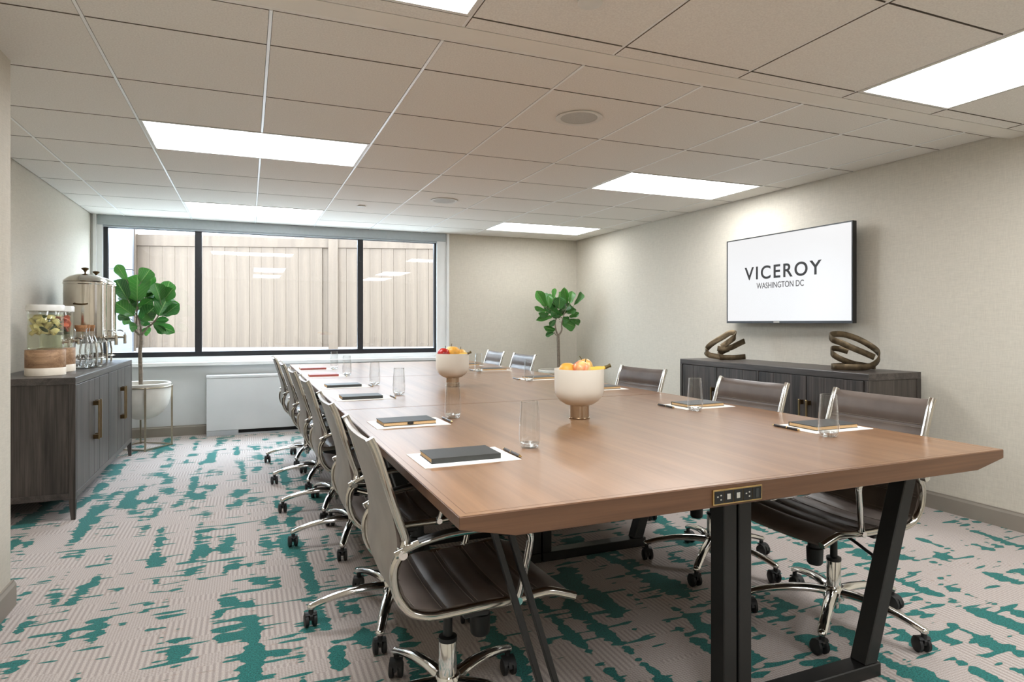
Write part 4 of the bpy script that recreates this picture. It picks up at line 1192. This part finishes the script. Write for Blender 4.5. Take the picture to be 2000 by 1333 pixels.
def plant(Y, center, leaves, branches, px, ox, oy, label, plabel, seed, extra):
    rnd = random.Random(seed)
    cx, cy = center
    t = thing('fiddle_leaf_fig', label, 'plant', (cx, cy, .55), 0, 'potted fiddle leaf figs')
    base = Vector((cx, cy, .55))
    conv = lambda x, y, d=0.0: at(ox + x * px, oy + y * px, Y + d) - base
    for bpts, r0, r1 in branches:
        pts = smooth_path([conv(*p) for p in bpts], 4)
        sc = [1 - (1 - r1 / r0) * i / (len(pts) - 1) for i in range(len(pts))]
        MB().tube(pts, r0, 8, scales=sc).build('trunk' if r0 > .012 else 'branch', 'bark', t, smooth=True)
    camv = Vector((0, 0, CAMH))
    for n_, (bx, by, tx, ty, w) in enumerate(leaves):
        d0 = rnd.uniform(-.05, .05); d1 = d0 + rnd.uniform(-.09, .05)
        p0, p1 = conv(bx, by, d0), conv(tx, ty, d1)
        ax = (p1 - p0); ln = ax.length; ax.normalize()
        view = (camv - (base + p0)).normalized()
        nz = view - ax * view.dot(ax); nz.normalize()
        nz.rotate(Matrix.Rotation(rnd.uniform(-.35, .35), 3, ax))
        xa = ax.cross(nz)
        wl = w * px * .0047 * (1.22 if px > .15 else 1.4)
        o = link('leaf', leaf_mes[n_ % 3], t)
        m4 = Matrix((xa * wl, ax * ln, nz * ln)).transposed().to_4x4()
        m4.translation = p0
        o.matrix_local = m4
        # leaf stalk
        MB().tube([p0 - ax * .03 - Vector((0, 0, .008)), p0 + ax * .01], .0028, 5).build('leaf_stalk', 'bark', t)
    # leaves on the far side, seen only in glimpses
    for n_ in range(extra[0]):
        a = rnd.uniform(0.1, PI - .1); 
        c0 = conv(*extra[1]); rad = extra[2]
        p0 = c0 + Vector((math.cos(a) * rad * .25, .03 + rnd.uniform(0, .05), rnd.uniform(-.10, .12)))
        ax = Vector((math.cos(a) * .9, rnd.uniform(.35, .9), rnd.uniform(-.1, .8))).normalized()
        nz = Vector((0, -.6, .8)); nz = (nz - ax * nz.dot(ax)).normalized(); xa = ax.cross(nz)
        ln = rnd.uniform(.7, 1.0) * rad
        o = link('leaf', leaf_mes[n_ % 3], t)
        m4 = Matrix((xa * ln * .68, ax * ln, nz * ln)).transposed().to_4x4(); m4.translation = p0
        o.matrix_local = m4
    # planter in its metal stand
    pt = thing('planter', plabel, 'planter', (cx, cy, 0), 0, 'bowl planters on metal stands')
    prof = [(.0001, .262), (.06, .268), (.12, .292), (.175, .338), (.212, .40), (.229, .47), (.233, .54), (.233, .585), (.236, .60), (.228, .606), (.214, .604), (.210, .585), (.205, .54), (.0001, .54)]
    MB().lathe(prof, 48, cap=False).build('bowl', 'planter', pt, smooth=True)
    MB().lathe([(.0001, .552), (.10, .556), (.206, .548), (.206, .54), (.0001, .54)], 32, cap=False).build('soil', 'soil', pt, smooth=True)
    MB().tube([(.241 * math.cos(2 * PI * i / 48), .241 * math.sin(2 * PI * i / 48), .572) for i in range(48)], .007, 8, closed=True).build('ring', 'stand', pt, smooth=True)
    feet = [(.05, -.236), (.236, .05), (-.05, .236), (-.236, -.05)]
    for i, (x, y) in enumerate(feet):
        MB().box(x - .008, x + .008, y - .008, y + .008, 0, .578).build('leg', 'stand', pt, bevel=.001, segs=1)
        x2, y2 = feet[(i + 1) % 4]
        MB().sweep([(x, y, .012), (x2, y2, .012)], [(-.006, -.005), (.006, -.005), (.006, .005), (-.006, .005)], side=(0, 0, 1)).build('floor_bar', 'stand', pt)
    return t
leaves_l = [(190, 240, 90, 90, 85), (300, 460, 285, 185, 225), (330, 270, 425, 135, 130), (205, 440, 80, 235, 150), (395, 345, 457, 195, 75),
            (530, 450, 475, 275, 120), (560, 430, 625, 255, 120), (510, 600, 615, 395, 190), (560, 595, 715, 485, 95), (265, 600, 80, 465, 150),
            (225, 630, 90, 595, 75), (300, 530, 445, 440, 110), (330, 650, 465, 510, 140), (300, 700, 205, 720, 95), (480, 645, 612, 640, 60),
            (455, 670, 668, 765, 90), (345, 740, 432, 770, 80), (345, 700, 385, 640, 95), (470, 690, 580, 772, 70), (255, 570, 195, 400, 110),
            (400, 560, 455, 645, 110), (560, 450, 650, 330, 130), (240, 660, 130, 640, 80), (600, 520, 718, 480, 70)]
br_l = [([(335, 1330, 0), (332, 1150, 0), (326, 960, 0), (338, 870, 0), (337, 800, 0)], .019, .015),
        ([(335, 805, 0), (275, 745, .01), (290, 650, .02), (295, 550, .01), (300, 440, 0)], .010, .004),
        ([(338, 800, 0), (400, 720, 0), (455, 675, -.02), (510, 600, -.02), (550, 470, 0)], .010, .004),
        ([(337, 800, 0), (330, 700, .03), (300, 600, .05), (230, 520, .03), (200, 420, .02)], .009, .003),
        ([(290, 560, .02), (340, 420, .02), (350, 260, .02)], .007, .003)]
plant(6.80, (-.905, 6.81), leaves_l, br_l, .195, 210, 500, 'fiddle leaf fig tree standing in front of the window on the left', 'pale bowl planter on a metal stand beside the left credenza', 3, (15, (330, 500, 0), .24))
leaves_r = [(280, 390, 145, 150, 150), (330, 410, 330, 225, 120), (480, 420, 500, 240, 190), (600, 340, 560, 105, 120), (650, 340, 700, 140, 110),
            (715, 360, 835, 170, 100), (400, 260, 420, 105, 75), (290, 460, 125, 410, 80), (320, 510, 175, 490, 90), (380, 545, 148, 590, 85),
            (430, 590, 348, 675, 85), (425, 745, 255, 700, 95), (410, 790, 278, 830, 75), (520, 620, 745, 690, 190), (640, 545, 790, 480, 80),
            (650, 585, 815, 640, 95), (560, 490, 725, 375, 130), (500, 530, 370, 450, 140), (560, 430, 660, 350, 150), (420, 470, 300, 400, 150),
            (540, 560, 640, 600, 120), (480, 560, 430, 480, 140), (600, 480, 740, 440, 90)]
br_r = [([(480, 1450, 0), (478, 1250, 0), (475, 1050, 0), (470, 830, 0)], .022, .018),
        ([(472, 835, 0), (440, 750, 0), (425, 650, 0), (440, 540, .02), (420, 400, 0)], .012, .004),
        ([(474, 835, 0), (525, 750, 0), (525, 640, 0), (560, 520, .02), (600, 380, 0)], .012, .004),
        ([(470, 830, 0), (430, 815, 0), (415, 780, -.01)], .006, .004)]
plant(6.85, (3.435, 6.85), leaves_r, br_r, .1276, 1030, 550, 'small fiddle leaf fig tree in the far right corner', 'pale bowl planter on a metal stand in the far right corner', 11, (16, (490, 430, 0), .20))
